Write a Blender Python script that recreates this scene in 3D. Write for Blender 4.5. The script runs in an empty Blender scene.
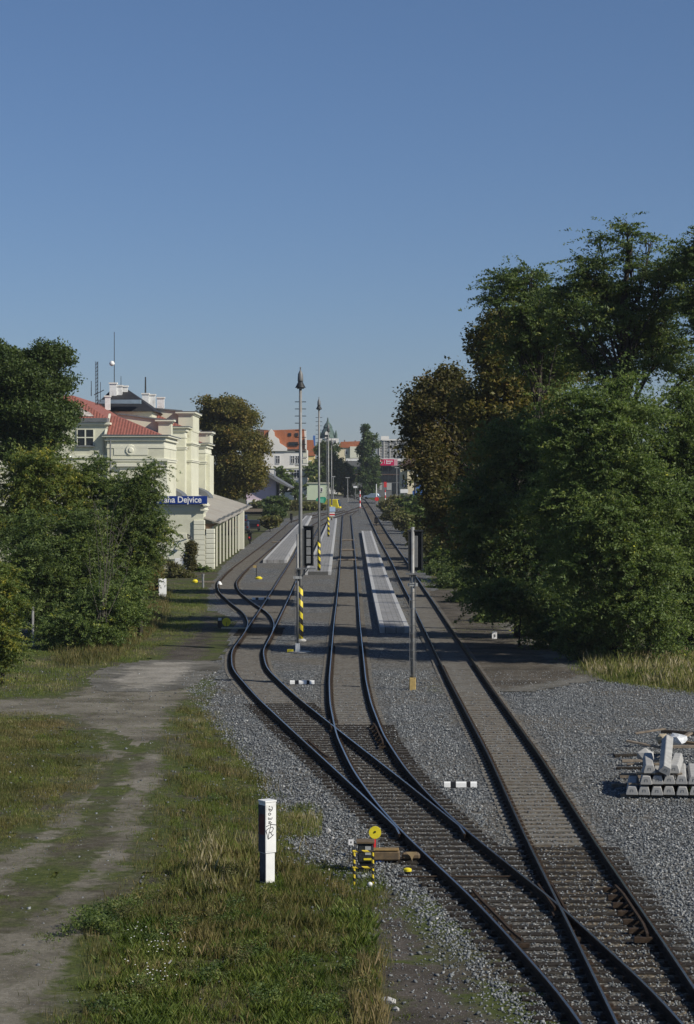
import bpy, bmesh, math, random
import numpy as np
from mathutils import Vector, Matrix
R = math.radians
SC = bpy.context.scene
COL = SC.collection
rnd = random.Random(7)

# ------------------------------------------------------------------ camera geometry
HC, F, CU, CV = 8.19, 2100.0, 347.0, 512.0
PITCH = math.atan((CV - 484.0) / F)

def T(y):
    """height of the terrain along the line (the yard climbs slowly beyond the station)"""
    k = 0.0105
    if y < 140: return 0.0
    if y < 190: return k * (y - 140) ** 2 / 100
    if y < 560: return k * (y - 165)
    if y < 620:
        t = (y - 560) / 60
        return k * 395 + k * 60 * (t - t * t / 2)
    return k * 425

def ray(u, v):
    a, b = (u - CU) / F, (CV - v) / F
    c, s = math.cos(PITCH), math.sin(PITCH)
    return Vector((a, c + b * s, -s + b * c))

def P(u, v, y):
    """world point seen at pixel u, v at distance y"""
    d = ray(u, v)
    t = y / d.y
    return Vector((d.x * t, y, HC + d.z * t))

def G(u, v, dz=0.0):
    """world point of the terrain (raised by dz) seen at pixel u, v"""
    d = ray(u, v)
    lo, hi = 5.0, 2500.0
    for _ in range(50):
        m = (lo + hi) / 2
        if HC + d.z * m / d.y > T(m) + dz: lo = m
        else: hi = m
    return Vector((d.x * lo / d.y, lo, T(lo) + dz))

# ------------------------------------------------------------------ tagging
def tag(o, label=None, cat=None, group=None, kind=None):
    if label: o['label'] = label
    if cat: o['category'] = cat
    if group: o['group'] = group
    if kind: o['kind'] = kind
    return o

def empty(name, loc, label, cat, group=None, rz=0.0):
    o = bpy.data.objects.new(name, None)
    o.empty_display_size = 0.2
    COL.objects.link(o)
    o.location = loc
    o.rotation_euler = (0, 0, rz)
    return tag(o, label, cat, group)

def link(name, me, parent=None, loc=None, rot=None):
    o = bpy.data.objects.new(name, me)
    COL.objects.link(o)
    if parent: o.parent = parent
    if loc is not None: o.location = loc
    if rot is not None: o.rotation_euler = rot
    return o

def copy_tree(o, parent=None):
    c = o.copy()
    COL.objects.link(c)
    if parent: c.parent = parent
    for ch in list(o.children): copy_tree(ch, c)
    return c

# ------------------------------------------------------------------ mesh builder
class MB:
    def __init__(s): s.v = []; s.f = []; s.m = []
    def add(s, vs, fs, m=0):
        n = len(s.v)
        s.v.extend([tuple(p) for p in vs])
        for f in fs:
            s.f.append([i + n for i in f]); s.m.append(m)
    def box(s, x0, x1, y0, y1, z0, z1, m=0, M=None):
        vs = [Vector((x, y, z)) for z in (z0, z1) for x, y in ((x0, y0), (x1, y0), (x1, y1), (x0, y1))]
        if M is not None: vs = [M @ p for p in vs]
        s.add(vs, [(3, 2, 1, 0), (4, 5, 6, 7), (0, 1, 5, 4), (1, 2, 6, 5), (2, 3, 7, 6), (3, 0, 4, 7)], m)
    def tube(s, pts, rads, n=8, m=0, cap=True):
        pts = [Vector(p) for p in pts]
        if not hasattr(rads, '__len__'): rads = [rads] * len(pts)
        vs, fs = [], []
        up = Vector((0, 0, 1))
        for i, p in enumerate(pts):
            d = (pts[min(i + 1, len(pts) - 1)] - pts[max(i - 1, 0)]).normalized()
            a = d.cross(up)
            if a.length < 0.05: a = d.cross(Vector((1, 0, 0)))
            a.normalize(); b = d.cross(a)
            for k in range(n):
                t = 2 * math.pi * k / n
                vs.append(p + (a * math.cos(t) + b * math.sin(t)) * rads[i])
        for i in range(len(pts) - 1):
            for k in range(n):
                k2 = (k + 1) % n
                fs.append((i * n + k, i * n + k2, (i + 1) * n + k2, (i + 1) * n + k))
        if cap:
            fs.append(tuple(range(n)))
            fs.append(tuple((len(pts) - 1) * n + k for k in reversed(range(n))))
        s.add(vs, fs, m)
    def lathe(s, prof, n=14, c=(0, 0, 0), m=0):
        vs, fs = [], []
        for r, z in prof:
            for k in range(n):
                t = 2 * math.pi * k / n
                vs.append((c[0] + r * math.cos(t), c[1] + r * math.sin(t), c[2] + z))
        for i in range(len(prof) - 1):
            for k in range(n):
                k2 = (k + 1) % n
                fs.append((i * n + k, i * n + k2, (i + 1) * n + k2, (i + 1) * n + k))
        fs.append(tuple(reversed(range(n))))
        fs.append(tuple((len(prof) - 1) * n + k for k in range(n)))
        s.add(vs, fs, m)
    def prism(s, poly, d, m=0):
        """closed outline (3-D points) pushed along d"""
        n = len(poly); d = Vector(d)
        vs = [Vector(p) for p in poly] + [Vector(p) + d for p in poly]
        fs = [tuple(range(n)), tuple(reversed(range(n, 2 * n)))]
        for i in range(n):
            j = (i + 1) % n
            fs.append((j, i, n + i, n + j))
        s.add(vs, fs, m)
    def mesh(s, name, mats, smooth=False, bevel=0.0):
        me = bpy.data.meshes.new(name)
        me.from_pydata(s.v, [], s.f)
        for m in (mats if isinstance(mats, (list, tuple)) else [mats]): me.materials.append(m)
        me.polygons.foreach_set('material_index', s.m)
        bm = bmesh.new(); bm.from_mesh(me)
        bmesh.ops.recalc_face_normals(bm, faces=bm.faces)
        if bevel:
            bmesh.ops.bevel(bm, geom=[e for e in bm.edges if len(e.link_faces) == 2 and e.calc_face_angle(0) > 0.5],
                            offset=bevel, segments=1, affect='EDGES', clamp_overlap=True)
        bm.to_mesh(me); bm.free()
        if smooth: me.polygons.foreach_set('use_smooth', [True] * len(me.polygons))
        me.update()
        return me
    def build(s, name, mats, parent=None, loc=None, rot=None, smooth=False, bevel=0.0):
        return link(name, s.mesh(name, mats, smooth, bevel), parent, loc, rot)

def np_mesh(name, V, Fc, mats, attrs=None, smooth=False):
    V = np.asarray(V, np.float32); Fc = np.asarray(Fc, np.int32)
    k = Fc.shape[1]
    me = bpy.data.meshes.new(name)
    me.vertices.add(len(V)); me.vertices.foreach_set('co', V.ravel())
    me.loops.add(Fc.size); me.loops.foreach_set('vertex_index', Fc.ravel())
    me.polygons.add(len(Fc))
    me.polygons.foreach_set('loop_start', np.arange(0, Fc.size, k, dtype=np.int32))
    if smooth: me.polygons.foreach_set('use_smooth', np.ones(len(Fc), bool))
    for m in (mats if isinstance(mats, (list, tuple)) else [mats]): me.materials.append(m)
    for nm, arr in (attrs or {}).items():
        a = me.attributes.new(nm, 'FLOAT', 'FACE')
        a.data.foreach_set('value', np.asarray(arr, np.float32))
    me.update(calc_edges=True)
    return me

def fnoise(x, y, seed=0, scale=1.0):
    """smooth pseudo-noise in -1..1"""
    r = np.random.RandomState(seed)
    out = 0
    for i in range(6):
        a = r.uniform(0, 2 * math.pi); f = (0.5 + r.rand() * 1.6) / scale * (1.0 + .5 * i); ph = r.uniform(0, 6.28)
        out = out + np.sin((x * math.cos(a) + y * math.sin(a)) * f * 2 + ph) / (1 + .4 * i)
    return out / 3.2

def in_poly(x, y, poly):
    inside = np.zeros(len(x), bool)
    n = len(poly); j = n - 1
    for i in range(n):
        xi, yi = poly[i][0], poly[i][1]; xj, yj = poly[j][0], poly[j][1]
        if yi != yj:
            c = ((yi > y) != (yj > y)) & (x < (xj - xi) * (y - yi) / (yj - yi) + xi)
            inside ^= c
        j = i
    return inside

# ------------------------------------------------------------------ materials
def new_mat(name):
    m = bpy.data.materials.new(name); m.use_nodes = True
    nt = m.node_tree
    return m, nt, nt.nodes['Principled BSDF']

def nd(nt, typ, **kw):
    n = nt.nodes.new(typ)
    for k, v in kw.items():
        if k in n.inputs: n.inputs[k].default_value = v
        else: setattr(n, k, v)
    return n

def ramp(nt, fac, stops):
    n = nt.nodes.new('ShaderNodeValToRGB')
    e = n.color_ramp.elements
    while len(e) < len(stops): e.new(0.5)
    for i, (p, c) in enumerate(stops):
        e[i].position = p
        e[i].color = (c[0], c[1], c[2], 1)
    nt.links.new(fac, n.inputs[0])
    return n.outputs[0]

def mixc(nt, fac, a, b, mode='MIX'):
    n = nt.nodes.new('ShaderNodeMix'); n.data_type = 'RGBA'; n.blend_type = mode
    for sock, val in ((n.inputs[0], fac), (n.inputs[6], a), (n.inputs[7], b)):
        if hasattr(val, 'is_linked'): nt.links.new(val, sock)
        elif isinstance(val, (int, float)): sock.default_value = val
        else: sock.default_value = (val[0], val[1], val[2], 1)
    return n.outputs[2]

def clampr(nt, v, a, b_):
    n = nt.nodes.new('ShaderNodeMapRange'); n.clamp = True
    nt.links.new(v, n.inputs[0]); n.inputs[1].default_value = a; n.inputs[2].default_value = b_
    return n.outputs[0]
def pos(nt): return nt.nodes.new('ShaderNodeNewGeometry').outputs['Position']
def objco(nt): return nt.nodes.new('ShaderNodeTexCoord').outputs['Object']

def noise(nt, co, scale, detail=4, rough=.55, dist=0.0):
    n = nd(nt, 'ShaderNodeTexNoise', Scale=scale, Detail=detail, Roughness=rough, Distortion=dist)
    nt.links.new(co, n.inputs['Vector'])
    return n.outputs[0]

def bump(nt, b, height, dist=.01, strength=.6):
    n = nd(nt, 'ShaderNodeBump', Strength=strength, Distance=dist)
    nt.links.new(height, n.inputs['Height'])
    nt.links.new(n.outputs[0], b.inputs['Normal'])

def plain(name, c, rough=.6, metal=0.0, var=.18, scale=6.0, world=False, bmp=0.0, dirt=None):
    """painted or weathered surface: base colour with mottling and an optional dirt tone"""
    m, nt, b = new_mat(name)
    co = pos(nt) if world else objco(nt)
    n1 = noise(nt, co, scale, 6, .6)
    lo = [x * (1 - var) for x in c]; hi = [min(1, x * (1 + var)) for x in c]
    col = ramp(nt, n1, [(.3, lo), (.7, hi)])
    if dirt:
        n2 = noise(nt, co, scale * .35, 5, .65, .6)
        f = ramp(nt, n2, [(.52, (0, 0, 0)), (.72, (1, 1, 1))])
        col = mixc(nt, f, col, dirt)
    nt.links.new(col, b.inputs['Base Color'])
    b.inputs['Roughness'].default_value = rough
    b.inputs['Metallic'].default_value = metal
    b.inputs['Specular IOR Level'].default_value = .08 if name in ('rail_rust', 'rusty_plate', 'tarred_wood') else .35
    if bmp: bump(nt, b, n1, bmp, .5)
    return m

def leaf_mat(name, stops, trans=.35):
    m = bpy.data.materials.new(name); m.use_nodes = True
    nt = m.node_tree; nt.nodes.clear()
    at = nd(nt, 'ShaderNodeAttribute', attribute_name='tint')
    col = ramp(nt, at.outputs['Fac'], stops)
    d = nd(nt, 'ShaderNodeBsdfPrincipled', Roughness=.55)
    d.inputs['Specular IOR Level'].default_value = .3
    t = nt.nodes.new('ShaderNodeBsdfTranslucent')
    nt.links.new(col, d.inputs['Base Color'])
    c2 = mixc(nt, 1.0, col, (1.15, 1.25, .6), 'MULTIPLY')
    nt.links.new(c2, t.inputs['Color'])
    mx = nd(nt, 'ShaderNodeMixShader'); mx.inputs[0].default_value = trans
    nt.links.new(d.outputs[0], mx.inputs[1]); nt.links.new(t.outputs[0], mx.inputs[2])
    o = nt.nodes.new('ShaderNodeOutputMaterial')
    nt.links.new(mx.outputs[0], o.inputs[0])
    return m

def ballast_mat(name, tones, stone=13.0, tint=None, tint_scale=.25, far=1.0):
    m, nt, b = new_mat(name)
    co = pos(nt)
    vo = nd(nt, 'ShaderNodeTexVoronoi', Scale=stone); nt.links.new(co, vo.inputs['Vector'])
    sep = nt.nodes.new('ShaderNodeSeparateColor'); nt.links.new(vo.outputs['Color'], sep.inputs[0])
    col = ramp(nt, sep.outputs[0], tones)
    gap = ramp(nt, vo.outputs['Distance'], [(.35, (1, 1, 1)), (.75, (.35, .33, .3))])
    col = mixc(nt, 1.0, col, gap, 'MULTIPLY')
    big = noise(nt, co, tint_scale, 6, .65, .4)
    mid = noise(nt, co, 2.2, 5, .7)
    col = mixc(nt, 1.0, col, ramp(nt, mid, [(.3, (.72, .72, .72)), (.7, (1.2, 1.2, 1.2))]), 'MULTIPLY')
    if tint: col = mixc(nt, ramp(nt, big, [(.42, (0, 0, 0)), (.68, (.75, .75, .75))]), col, tint)
    nt.links.new(col, b.inputs['Base Color'])
    b.inputs['Roughness'].default_value = .85
    b.inputs['Specular IOR Level'].default_value = .2
    hgt = nd(nt, 'ShaderNodeMath', operation='MULTIPLY_ADD')
    nt.links.new(vo.outputs['Distance'], hgt.inputs[0]); hgt.inputs[1].default_value = -1.0
    nt.links.new(sep.outputs[1], hgt.inputs[2])
    bump(nt, b, hgt.outputs[0], .035, 1.0)
    return m

def ground_look(nt, co):
    n1 = noise(nt, co, .35, 8, .65, .5)
    n2 = noise(nt, co, 3.5, 8, .7)
    n3 = noise(nt, co, 22, 4, .7)
    soil = ramp(nt, n2, [(.28, (.045, .040, .028)), (.55, (.095, .085, .062)), (.78, (.16, .145, .115))])
    grs = ramp(nt, n2, [(.3, (.036, .050, .014)), (.55, (.075, .092, .028)), (.75, (.13, .125, .05))])
    col = mixc(nt, ramp(nt, n1, [(.40, (0, 0, 0)), (.56, (1, 1, 1))]), soil, grs)
    col = mixc(nt, 1.0, col, ramp(nt, n3, [(.3, (.6, .6, .6)), (.7, (1.25, 1.25, 1.25))]), 'MULTIPLY')
    return col, n2
def ground_mat(name):
    m, nt, b = new_mat(name)
    col, n2 = ground_look(nt, pos(nt))
    nt.links.new(col, b.inputs['Base Color'])
    b.inputs['Roughness'].default_value = .95
    b.inputs['Specular IOR Level'].default_value = .1
    bump(nt, b, n2, .12, .7)
    return m

def path_mat(name, lo, mid, hi, fade=False):
    """bare earth; with fade, the sheet thins out into turf and soil towards its rim ('rim' is 0 there, 1 well inside)"""
    m, nt, b = new_mat(name)
    co = pos(nt)
    n1 = noise(nt, co, .6, 8, .62, .3)
    n2 = noise(nt, co, 9, 6, .7)
    vo = nd(nt, 'ShaderNodeTexVoronoi', Scale=16.0); nt.links.new(co, vo.inputs['Vector'])
    col = ramp(nt, n1, [(.3, lo), (.5, mid), (.72, hi)])
    col = mixc(nt, 1.0, col, ramp(nt, n2, [(.3, (.68, .68, .68)), (.7, (1.22, 1.22, 1.22))]), 'MULTIPLY')
    peb = ramp(nt, vo.outputs['Distance'], [(.10, (1, 1, 1)), (.18, (0, 0, 0))])
    col = mixc(nt, peb, col, (.30, .29, .27))
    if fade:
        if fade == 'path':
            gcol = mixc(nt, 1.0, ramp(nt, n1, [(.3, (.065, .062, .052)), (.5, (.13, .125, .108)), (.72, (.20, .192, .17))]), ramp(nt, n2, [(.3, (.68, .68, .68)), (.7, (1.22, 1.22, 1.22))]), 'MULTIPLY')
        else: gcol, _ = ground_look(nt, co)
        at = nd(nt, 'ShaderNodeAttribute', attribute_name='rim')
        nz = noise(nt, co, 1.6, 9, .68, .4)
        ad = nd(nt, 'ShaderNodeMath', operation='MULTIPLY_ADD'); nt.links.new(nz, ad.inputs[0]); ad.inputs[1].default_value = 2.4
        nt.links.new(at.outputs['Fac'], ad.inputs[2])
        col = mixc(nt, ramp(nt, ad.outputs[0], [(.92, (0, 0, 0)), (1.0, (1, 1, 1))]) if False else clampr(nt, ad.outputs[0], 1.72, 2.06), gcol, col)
    nt.links.new(col, b.inputs['Base Color'])
    b.inputs['Roughness'].default_value = .95
    b.inputs['Specular IOR Level'].default_value = .1
    bump(nt, b, n2, .03, .6)
    return m

def stripe_mat(name, a, c, period, diag=1.0):
    m, nt, b = new_mat(name)
    co = objco(nt)
    s = nt.nodes.new('ShaderNodeSeparateXYZ'); nt.links.new(co, s.inputs[0])
    k = nd(nt, 'ShaderNodeMath', operation='MULTIPLY_ADD'); nt.links.new(s.outputs[0], k.inputs[0]); k.inputs[1].default_value = diag
    nt.links.new(s.outputs[2], k.inputs[2])
    d = nd(nt, 'ShaderNodeMath', operation='DIVIDE'); nt.links.new(k.outputs[0], d.inputs[0]); d.inputs[1].default_value = period
    fr = nd(nt, 'ShaderNodeMath', operation='FRACT'); nt.links.new(d.outputs[0], fr.inputs[0])
    g = nd(nt, 'ShaderNodeMath', operation='GREATER_THAN'); nt.links.new(fr.outputs[0], g.inputs[0]); g.inputs[1].default_value = .5
    col = mixc(nt, g.outputs[0], a, c)
    n = noise(nt, co, 9, 5, .7)
    col = mixc(nt, ramp(nt, n, [(.55, (0, 0, 0)), (.75, (.6, .6, .6))]), col, (.12, .09, .06))
    nt.links.new(col, b.inputs['Base Color'])
    b.inputs['Roughness'].default_value = .5
    return m

M = {}
M['ground'] = ground_mat('soil_and_turf')
M['ballast'] = ballast_mat('grey_ballast', [(0, (.042, .047, .051)), (.35, (.118, .130, .136)), (.7, (.21, .225, .23)), (1, (.42, .425, .415))],
                           tint=(.135, .118, .088), tint_scale=.16)
M['bedding'] = ballast_mat('rusty_ballast', [(0, (.045, .040, .030)), (.4, (.125, .112, .084)), (.75, (.205, .185, .14)), (1, (.36, .34, .28))],
                           tint=(.15, .115, .075), tint_scale=.5)
M['bedding_grey'] = ballast_mat('dusty_grey_ballast', [(0, (.045, .045, .041)), (.4, (.125, .123, .108)), (.75, (.205, .20, .18)), (1, (.36, .35, .32))], tint=(.13, .115, .092), tint_scale=.4)
M['path'] = path_mat('trodden_dirt', (.078, .070, .053), (.15, .138, .108), (.235, .218, .178), True)
M['sand'] = path_mat('pale_sand', (.15, .14, .115), (.25, .235, .20), (.34, .32, .28), 'path')
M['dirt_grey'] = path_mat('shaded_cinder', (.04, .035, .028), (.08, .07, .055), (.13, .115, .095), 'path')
M['dirt'] = path_mat('dark_soil', (.035, .03, .025), (.07, .062, .052), (.12, .105, .09), True)
M['asphalt'] = path_mat('worn_asphalt', (.05, .052, .055), (.075, .077, .08), (.11, .11, .11))
M['wood_sleeper'] = plain('tarred_wood', (.030, .026, .022), .9, var=.5, scale=7, world=True, bmp=.01, dirt=(.065, .058, .046))
M['conc_sleeper'] = plain('dusty_concrete', (.155, .145, .124), .9, var=.35, scale=5, world=True, dirt=(.115, .092, .065))
M['rail'] = plain('rail_rust', (.040, .028, .020), .85, 0, var=.4, scale=4, world=True)
M['railtop'] = plain('polished_rail', (.46, .455, .45), .24, .95, var=.12, scale=2, world=True)
M['rustplate'] = plain('rusty_plate', (.058, .042, .030), .8, .3, var=.4, scale=10, world=True)
M['concrete'] = plain('cast_concrete', (.36, .36, .345), .85, var=.16, scale=5, bmp=.004, dirt=(.22, .215, .2))
M['paver'] = plain('platform_paving', (.24, .245, .25), .85, var=.2, scale=2.5, world=True, dirt=(.18, .18, .175))
def paver_mat():
    m, nt, b = new_mat('platform_paving')
    co = pos(nt)
    br = nd(nt, 'ShaderNodeTexBrick', Scale=1.0); br.offset = .5
    br.inputs['Brick Width'].default_value = .6; br.inputs['Row Height'].default_value = .6; br.inputs['Mortar Size'].default_value = .022
    br.inputs['Color1'].default_value = (.215, .22, .225, 1); br.inputs['Color2'].default_value = (.265, .265, .26, 1); br.inputs['Mortar'].default_value = (.09, .09, .085, 1)
    nt.links.new(co, br.inputs['Vector'])
    col = mixc(nt, 1.0, br.outputs[0], ramp(nt, noise(nt, co, 1.1, 7, .7), [(.3, (.68, .67, .65)), (.7, (1.2, 1.2, 1.2))]), 'MULTIPLY')
    nt.links.new(col, b.inputs['Base Color']); b.inputs['Roughness'].default_value = .88
    return m
M['paver'] = paver_mat()
M['kerbstone'] = plain('platform_kerb', (.40, .405, .40), .85, var=.14, scale=3, world=True)
M['galv'] = plain('galvanised_mast', (.24, .245, .24), .55, .25, var=.2, scale=3, dirt=(.2, .17, .13))
M['darkmetal'] = plain('dark_paint', (.032, .035, .036), .5, .2, var=.3, scale=8)
M['greymetal'] = plain('grey_paint', (.16, .165, .165), .55, .2, var=.2, scale=8)
M['palepanel'] = plain('pale_panel', (.36, .37, .36), .6, 0, var=.12, scale=5)
M['white'] = plain('white_paint', (.74, .75, .73), .55, var=.06, scale=4, dirt=(.5, .49, .45))
M['whiteclean'] = plain('white_enamel', (.8, .8, .79), .4, var=.03)
M['yellow'] = plain('yellow_paint', (.72, .60, .03), .5, var=.12, scale=10)
M['ochre'] = plain('ochre_paint', (.40, .29, .11), .6, var=.2, scale=8)
M['red'] = plain('red_paint', (.55, .03, .03), .45, var=.1)
M['black'] = plain('black_paint', (.012, .012, .013), .5, var=.3)
M['blue'] = plain('sign_blue', (.008, .035, .21), .4, var=.06, scale=2)
M['stripe'] = stripe_mat('warning_stripes', (.70, .58, .03), (.015, .015, .015), .62, 1.0)
M['stripe_small'] = stripe_mat('guard_stripes', (.66, .50, .03), (.015, .015, .015), .15, .6)
M['stripe_red'] = stripe_mat('barrier_stripes', (.75, .74, .72), (.5, .03, .03), 1.2, 0)
M['machine'] = plain('machine_brown', (.15, .108, .06), .6, .1, var=.3, scale=9, dirt=(.09, .07, .05))
M['bark'] = plain('bark', (.042, .036, .030), .95, var=.45, scale=3, world=True, bmp=.04)
M['twig'] = plain('grey_twig', (.11, .098, .082), .9, var=.3, scale=3, world=True)
M['plaster'] = plain('cream_plaster', (.59, .59, .46), .85, var=.07, scale=.9, world=True, dirt=(.48, .475, .37))
M['plaster2'] = plain('pale_cream_trim', (.65, .65, .53), .8, var=.04, scale=1.2, world=True)
M['plaster_base'] = plain('stained_plinth', (.44, .42, .33), .9, var=.16, scale=1.5, world=True)
M['slate'] = plain('dark_slate', (.02, .021, .024), .7, var=.3, scale=3, world=True)
M['lead'] = plain('lead_sheet', (.17, .18, .185), .55, .3, var=.2, scale=2, world=True)
M['glass'] = plain('window_glass', (.02, .024, .028), .12, 0, var=.2, scale=1)
M['pink'] = plain('pinkish_plaster', (.56, .46, .52), .9, var=.06, scale=.8, world=True)
M['whiteplaster'] = plain('white_plaster', (.70, .685, .64), .85, var=.05, scale=.5, world=True)
M['yellowplaster'] = plain('yellow_plaster', (.64, .52, .22), .85, var=.06, scale=.5, world=True)
M['creamplaster'] = plain('cream_wall', (.68, .61, .42), .85, var=.05, scale=.5, world=True)
M['mint'] = plain('mint_wall', (.50, .58, .42), .85, var=.05, scale=.5, world=True)
M['copper'] = plain('aged_copper', (.075, .12, .105), .7, .1, var=.25, scale=.8, world=True)
M['steelblue'] = plain('blue_cladding', (.06, .15, .40), .5, 0, var=.12, scale=1)
M['magenta'] = plain('crimson_panel', (.50, .012, .085), .5, var=.05)
M['wood'] = plain('weathered_wood', (.20, .165, .125), .9, var=.35, scale=8, bmp=.006)
M['carpaint'] = plain('dark_car_paint', (.02, .025, .035), .25, .3, var=.1)
M['tyre'] = plain('tyre_rubber', (.015, .015, .015), .85, var=.2)
M['film'] = plain('crumpled_film', (.55, .57, .58), .35, var=.25, scale=9, bmp=.02)

def tile_mat(name, c, w, axis=0):
    m, nt, b = new_mat(name)
    co = pos(nt)
    n = noise(nt, co, 3.5, 6, .7)
    n2 = noise(nt, co, .7, 5, .6)
    col = ramp(nt, n, [(.3, [x * .7 for x in c]), (.7, [x * 1.25 for x in c])])
    col = mixc(nt, ramp(nt, n2, [(.55, (0, 0, 0)), (.75, (.45, .45, .45))]), col, [c[0] * .55, c[0] * .42, c[0] * .35])
    wv = nd(nt, 'ShaderNodeTexWave', Scale=w, Distortion=.15); wv.bands_direction = 'X' if axis == 0 else 'Y'
    nt.links.new(co, wv.inputs['Vector'])
    col = mixc(nt, 1.0, col, ramp(nt, wv.outputs[1], [(0, (.62, .62, .62)), (.35, (1.05, 1.05, 1.05))]), 'MULTIPLY')
    nt.links.new(col, b.inputs['Base Color'])
    b.inputs['Roughness'].default_value = .75
    bump(nt, b, wv.outputs[1], .05, .5)
    return m
M['redroof'] = tile_mat('red_sheet_roof', (.27, .095, .07), 1.1)
M['orangeroof'] = tile_mat('orange_tile_roof', (.40, .13, .05), .9)
M['brownroof'] = tile_mat('brown_tile_roof', (.12, .075, .055), .9)
M['patina'] = plain('patched_roof', (.42, .39, .35), .8, var=.55, scale=5, world=True, dirt=(.25, .11, .08))
M['sheetroof'] = plain('canopy_roof', (.30, .285, .25), .8, 0, var=.14, scale=.9, world=True, dirt=(.24, .20, .16))

# foliage
M['locust'] = leaf_mat('locust_leaves', [(0, (0.041, 0.068, 0.027)), (.45, (0.098, 0.144, 0.046)), (.8, (0.159, 0.201, 0.063)), (.955, (0.207, 0.226, 0.061)), (1, (0.500, 0.439, 0.061))], .4)
M['locust_light'] = leaf_mat('young_locust_leaves', [(0, (0.063, 0.101, 0.032)), (.45, (0.129, 0.184, 0.055)), (.82, (0.190, 0.241, 0.069)), (.965, (0.276, 0.287, 0.069)), (1, (0.500, 0.500, 0.057))], .4)
M['chestnut'] = leaf_mat('chestnut_leaves', [(0, (.038, .044, .016)), (.4, (.098, .092, .030)), (.75, (.135, .110, .036)), (1, (.20, .125, .042))])
M['chestnut_olive'] = leaf_mat('olive_chestnut_leaves', [(0, (0.058, 0.068, 0.019)), (.4, (0.130, 0.127, 0.031)), (.8, (0.208, 0.163, 0.042)), (1, (0.286, 0.163, 0.047))])
M['broad'] = leaf_mat('broad_leaves', [(0, (0.032, 0.055, 0.018)), (.5, (0.071, 0.108, 0.032)), (1, (0.138, 0.178, 0.048))])
M['ash'] = leaf_mat('ash_leaves', [(0, (0.049, 0.083, 0.027)), (.5, (0.120, 0.168, 0.049)), (.85, (0.201, 0.242, 0.063)), (.96, (0.329, 0.317, 0.061)), (1, (0.500, 0.464, 0.061))], .4)
M['ash_yellow'] = leaf_mat('yellowing_leaves', [(0, (0.060, 0.098, 0.025)), (.45, (0.132, 0.180, 0.046)), (.75, (0.216, 0.234, 0.054)), (.9, (0.396, 0.336, 0.060)), (1, (0.500, 0.480, 0.060))], .4)
M['poplar'] = leaf_mat('poplar_leaves', [(0, (.036, .066, .025)), (.5, (.075, .118, .039)), (.9, (.125, .165, .053)), (1, (.24, .22, .06))])
M['scrub'] = leaf_mat('scrub_leaves', [(0, (.070, .062, .028)), (.4, (.124, .116, .046)), (.75, (.171, .186, .059)), (1, (.341, .232, .093))])
M['blade'] = leaf_mat('grass_blades', [(0, (0.065, 0.104, 0.019)), (.35, (0.124, 0.167, 0.032)), (.6, (0.194, 0.200, 0.056)), (.8, (0.281, 0.238, 0.119)), (1, (0.454, 0.400, 0.270))], .3)
M['rust_blade'] = leaf_mat('russet_weeds', [(0, (0.077, 0.090, 0.026)), (.4, (0.160, 0.145, 0.051)), (.75, (0.259, 0.198, 0.097)), (1, (0.396, 0.319, 0.198))], .3)
# ------------------------------------------------------------------ sky, sun, camera
SUN_EL, SUN_BACK = R(35), R(28)          # sun to the right and 28 degrees behind the camera
EXPOSURE = 0.12
w = bpy.data.worlds.new('World'); SC.world = w; w.use_nodes = True
nt = w.node_tree
bg = nt.nodes['Background']
sky = nt.nodes.new('ShaderNodeTexSky'); sky.sky_type = 'NISHITA'
sky.sun_disc = False
sky.sun_elevation = SUN_EL
sky.sun_rotation = R(90) + SUN_BACK
sky.altitude = 250; sky.air_density = 0.9; sky.dust_density = 0.25; sky.ozone_density = 4.5
tn = mixc(nt, 1.0, sky.outputs[0], (.99, 1.01, 1.10), 'MULTIPLY')
sz_ = nt.nodes.new('ShaderNodeSeparateXYZ'); nt.links.new(nt.nodes.new('ShaderNodeTexCoord').outputs['Generated'], sz_.inputs[0])
tn = mixc(nt, 1.0, tn, ramp(nt, clampr(nt, sz_.outputs[2], -.02, .26), [(0, (.76, .745, .84)), (.35, (.86, .87, .93)), (1, (.98, 1, 1))]), 'MULTIPLY')   # painted gradient that dims the sky towards the horizon
nt.links.new(tn, bg.inputs[0])
bg.inputs[1].default_value = 0.066
ld = bpy.data.lights.new('sun', 'SUN'); ld.energy = 4.6; ld.angle = R(.53); ld.color = (1, .93, .82)
lo_ = bpy.data.objects.new('sun', ld); COL.objects.link(lo_)
sd = Vector((math.cos(SUN_EL) * math.cos(SUN_BACK), -math.cos(SUN_EL) * math.sin(SUN_BACK), math.sin(SUN_EL)))
lo_.rotation_euler = sd.to_track_quat('Z', 'Y').to_euler()
lo_.location = (60, -40, 60)
cd = bpy.data.cameras.new('camera'); cam = bpy.data.objects.new('camera', cd); COL.objects.link(cam)
cd.sensor_fit = 'VERTICAL'; cd.sensor_height = 36; cd.lens = F / 1024 * 36
cd.clip_start = .5; cd.clip_end = 6000
cam.location = (0, 0, HC); cam.rotation_euler = (R(90) - PITCH, 0, 0)
SC.camera = cam
SC.view_settings.view_transform = 'Standard'; SC.view_settings.look = 'None'
SC.view_settings.exposure = EXPOSURE; SC.view_settings.gamma = 1; SC.view_settings.use_curve_mapping = False
SC.render.engine = 'CYCLES'
SC.cycles.max_bounces = 5; SC.cycles.diffuse_bounces = 2; SC.cycles.glossy_bounces = 2
SC.cycles.transmission_bounces = 3; SC.cycles.volume_bounces = 0; SC.cycles.transparent_max_bounces = 4
SC.cycles.use_denoising = True
try: SC.cycles.denoiser = 'OPENIMAGEDENOISE'
except Exception: pass
SC.cycles.use_adaptive_sampling = True; SC.cycles.adaptive_threshold = .015

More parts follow.
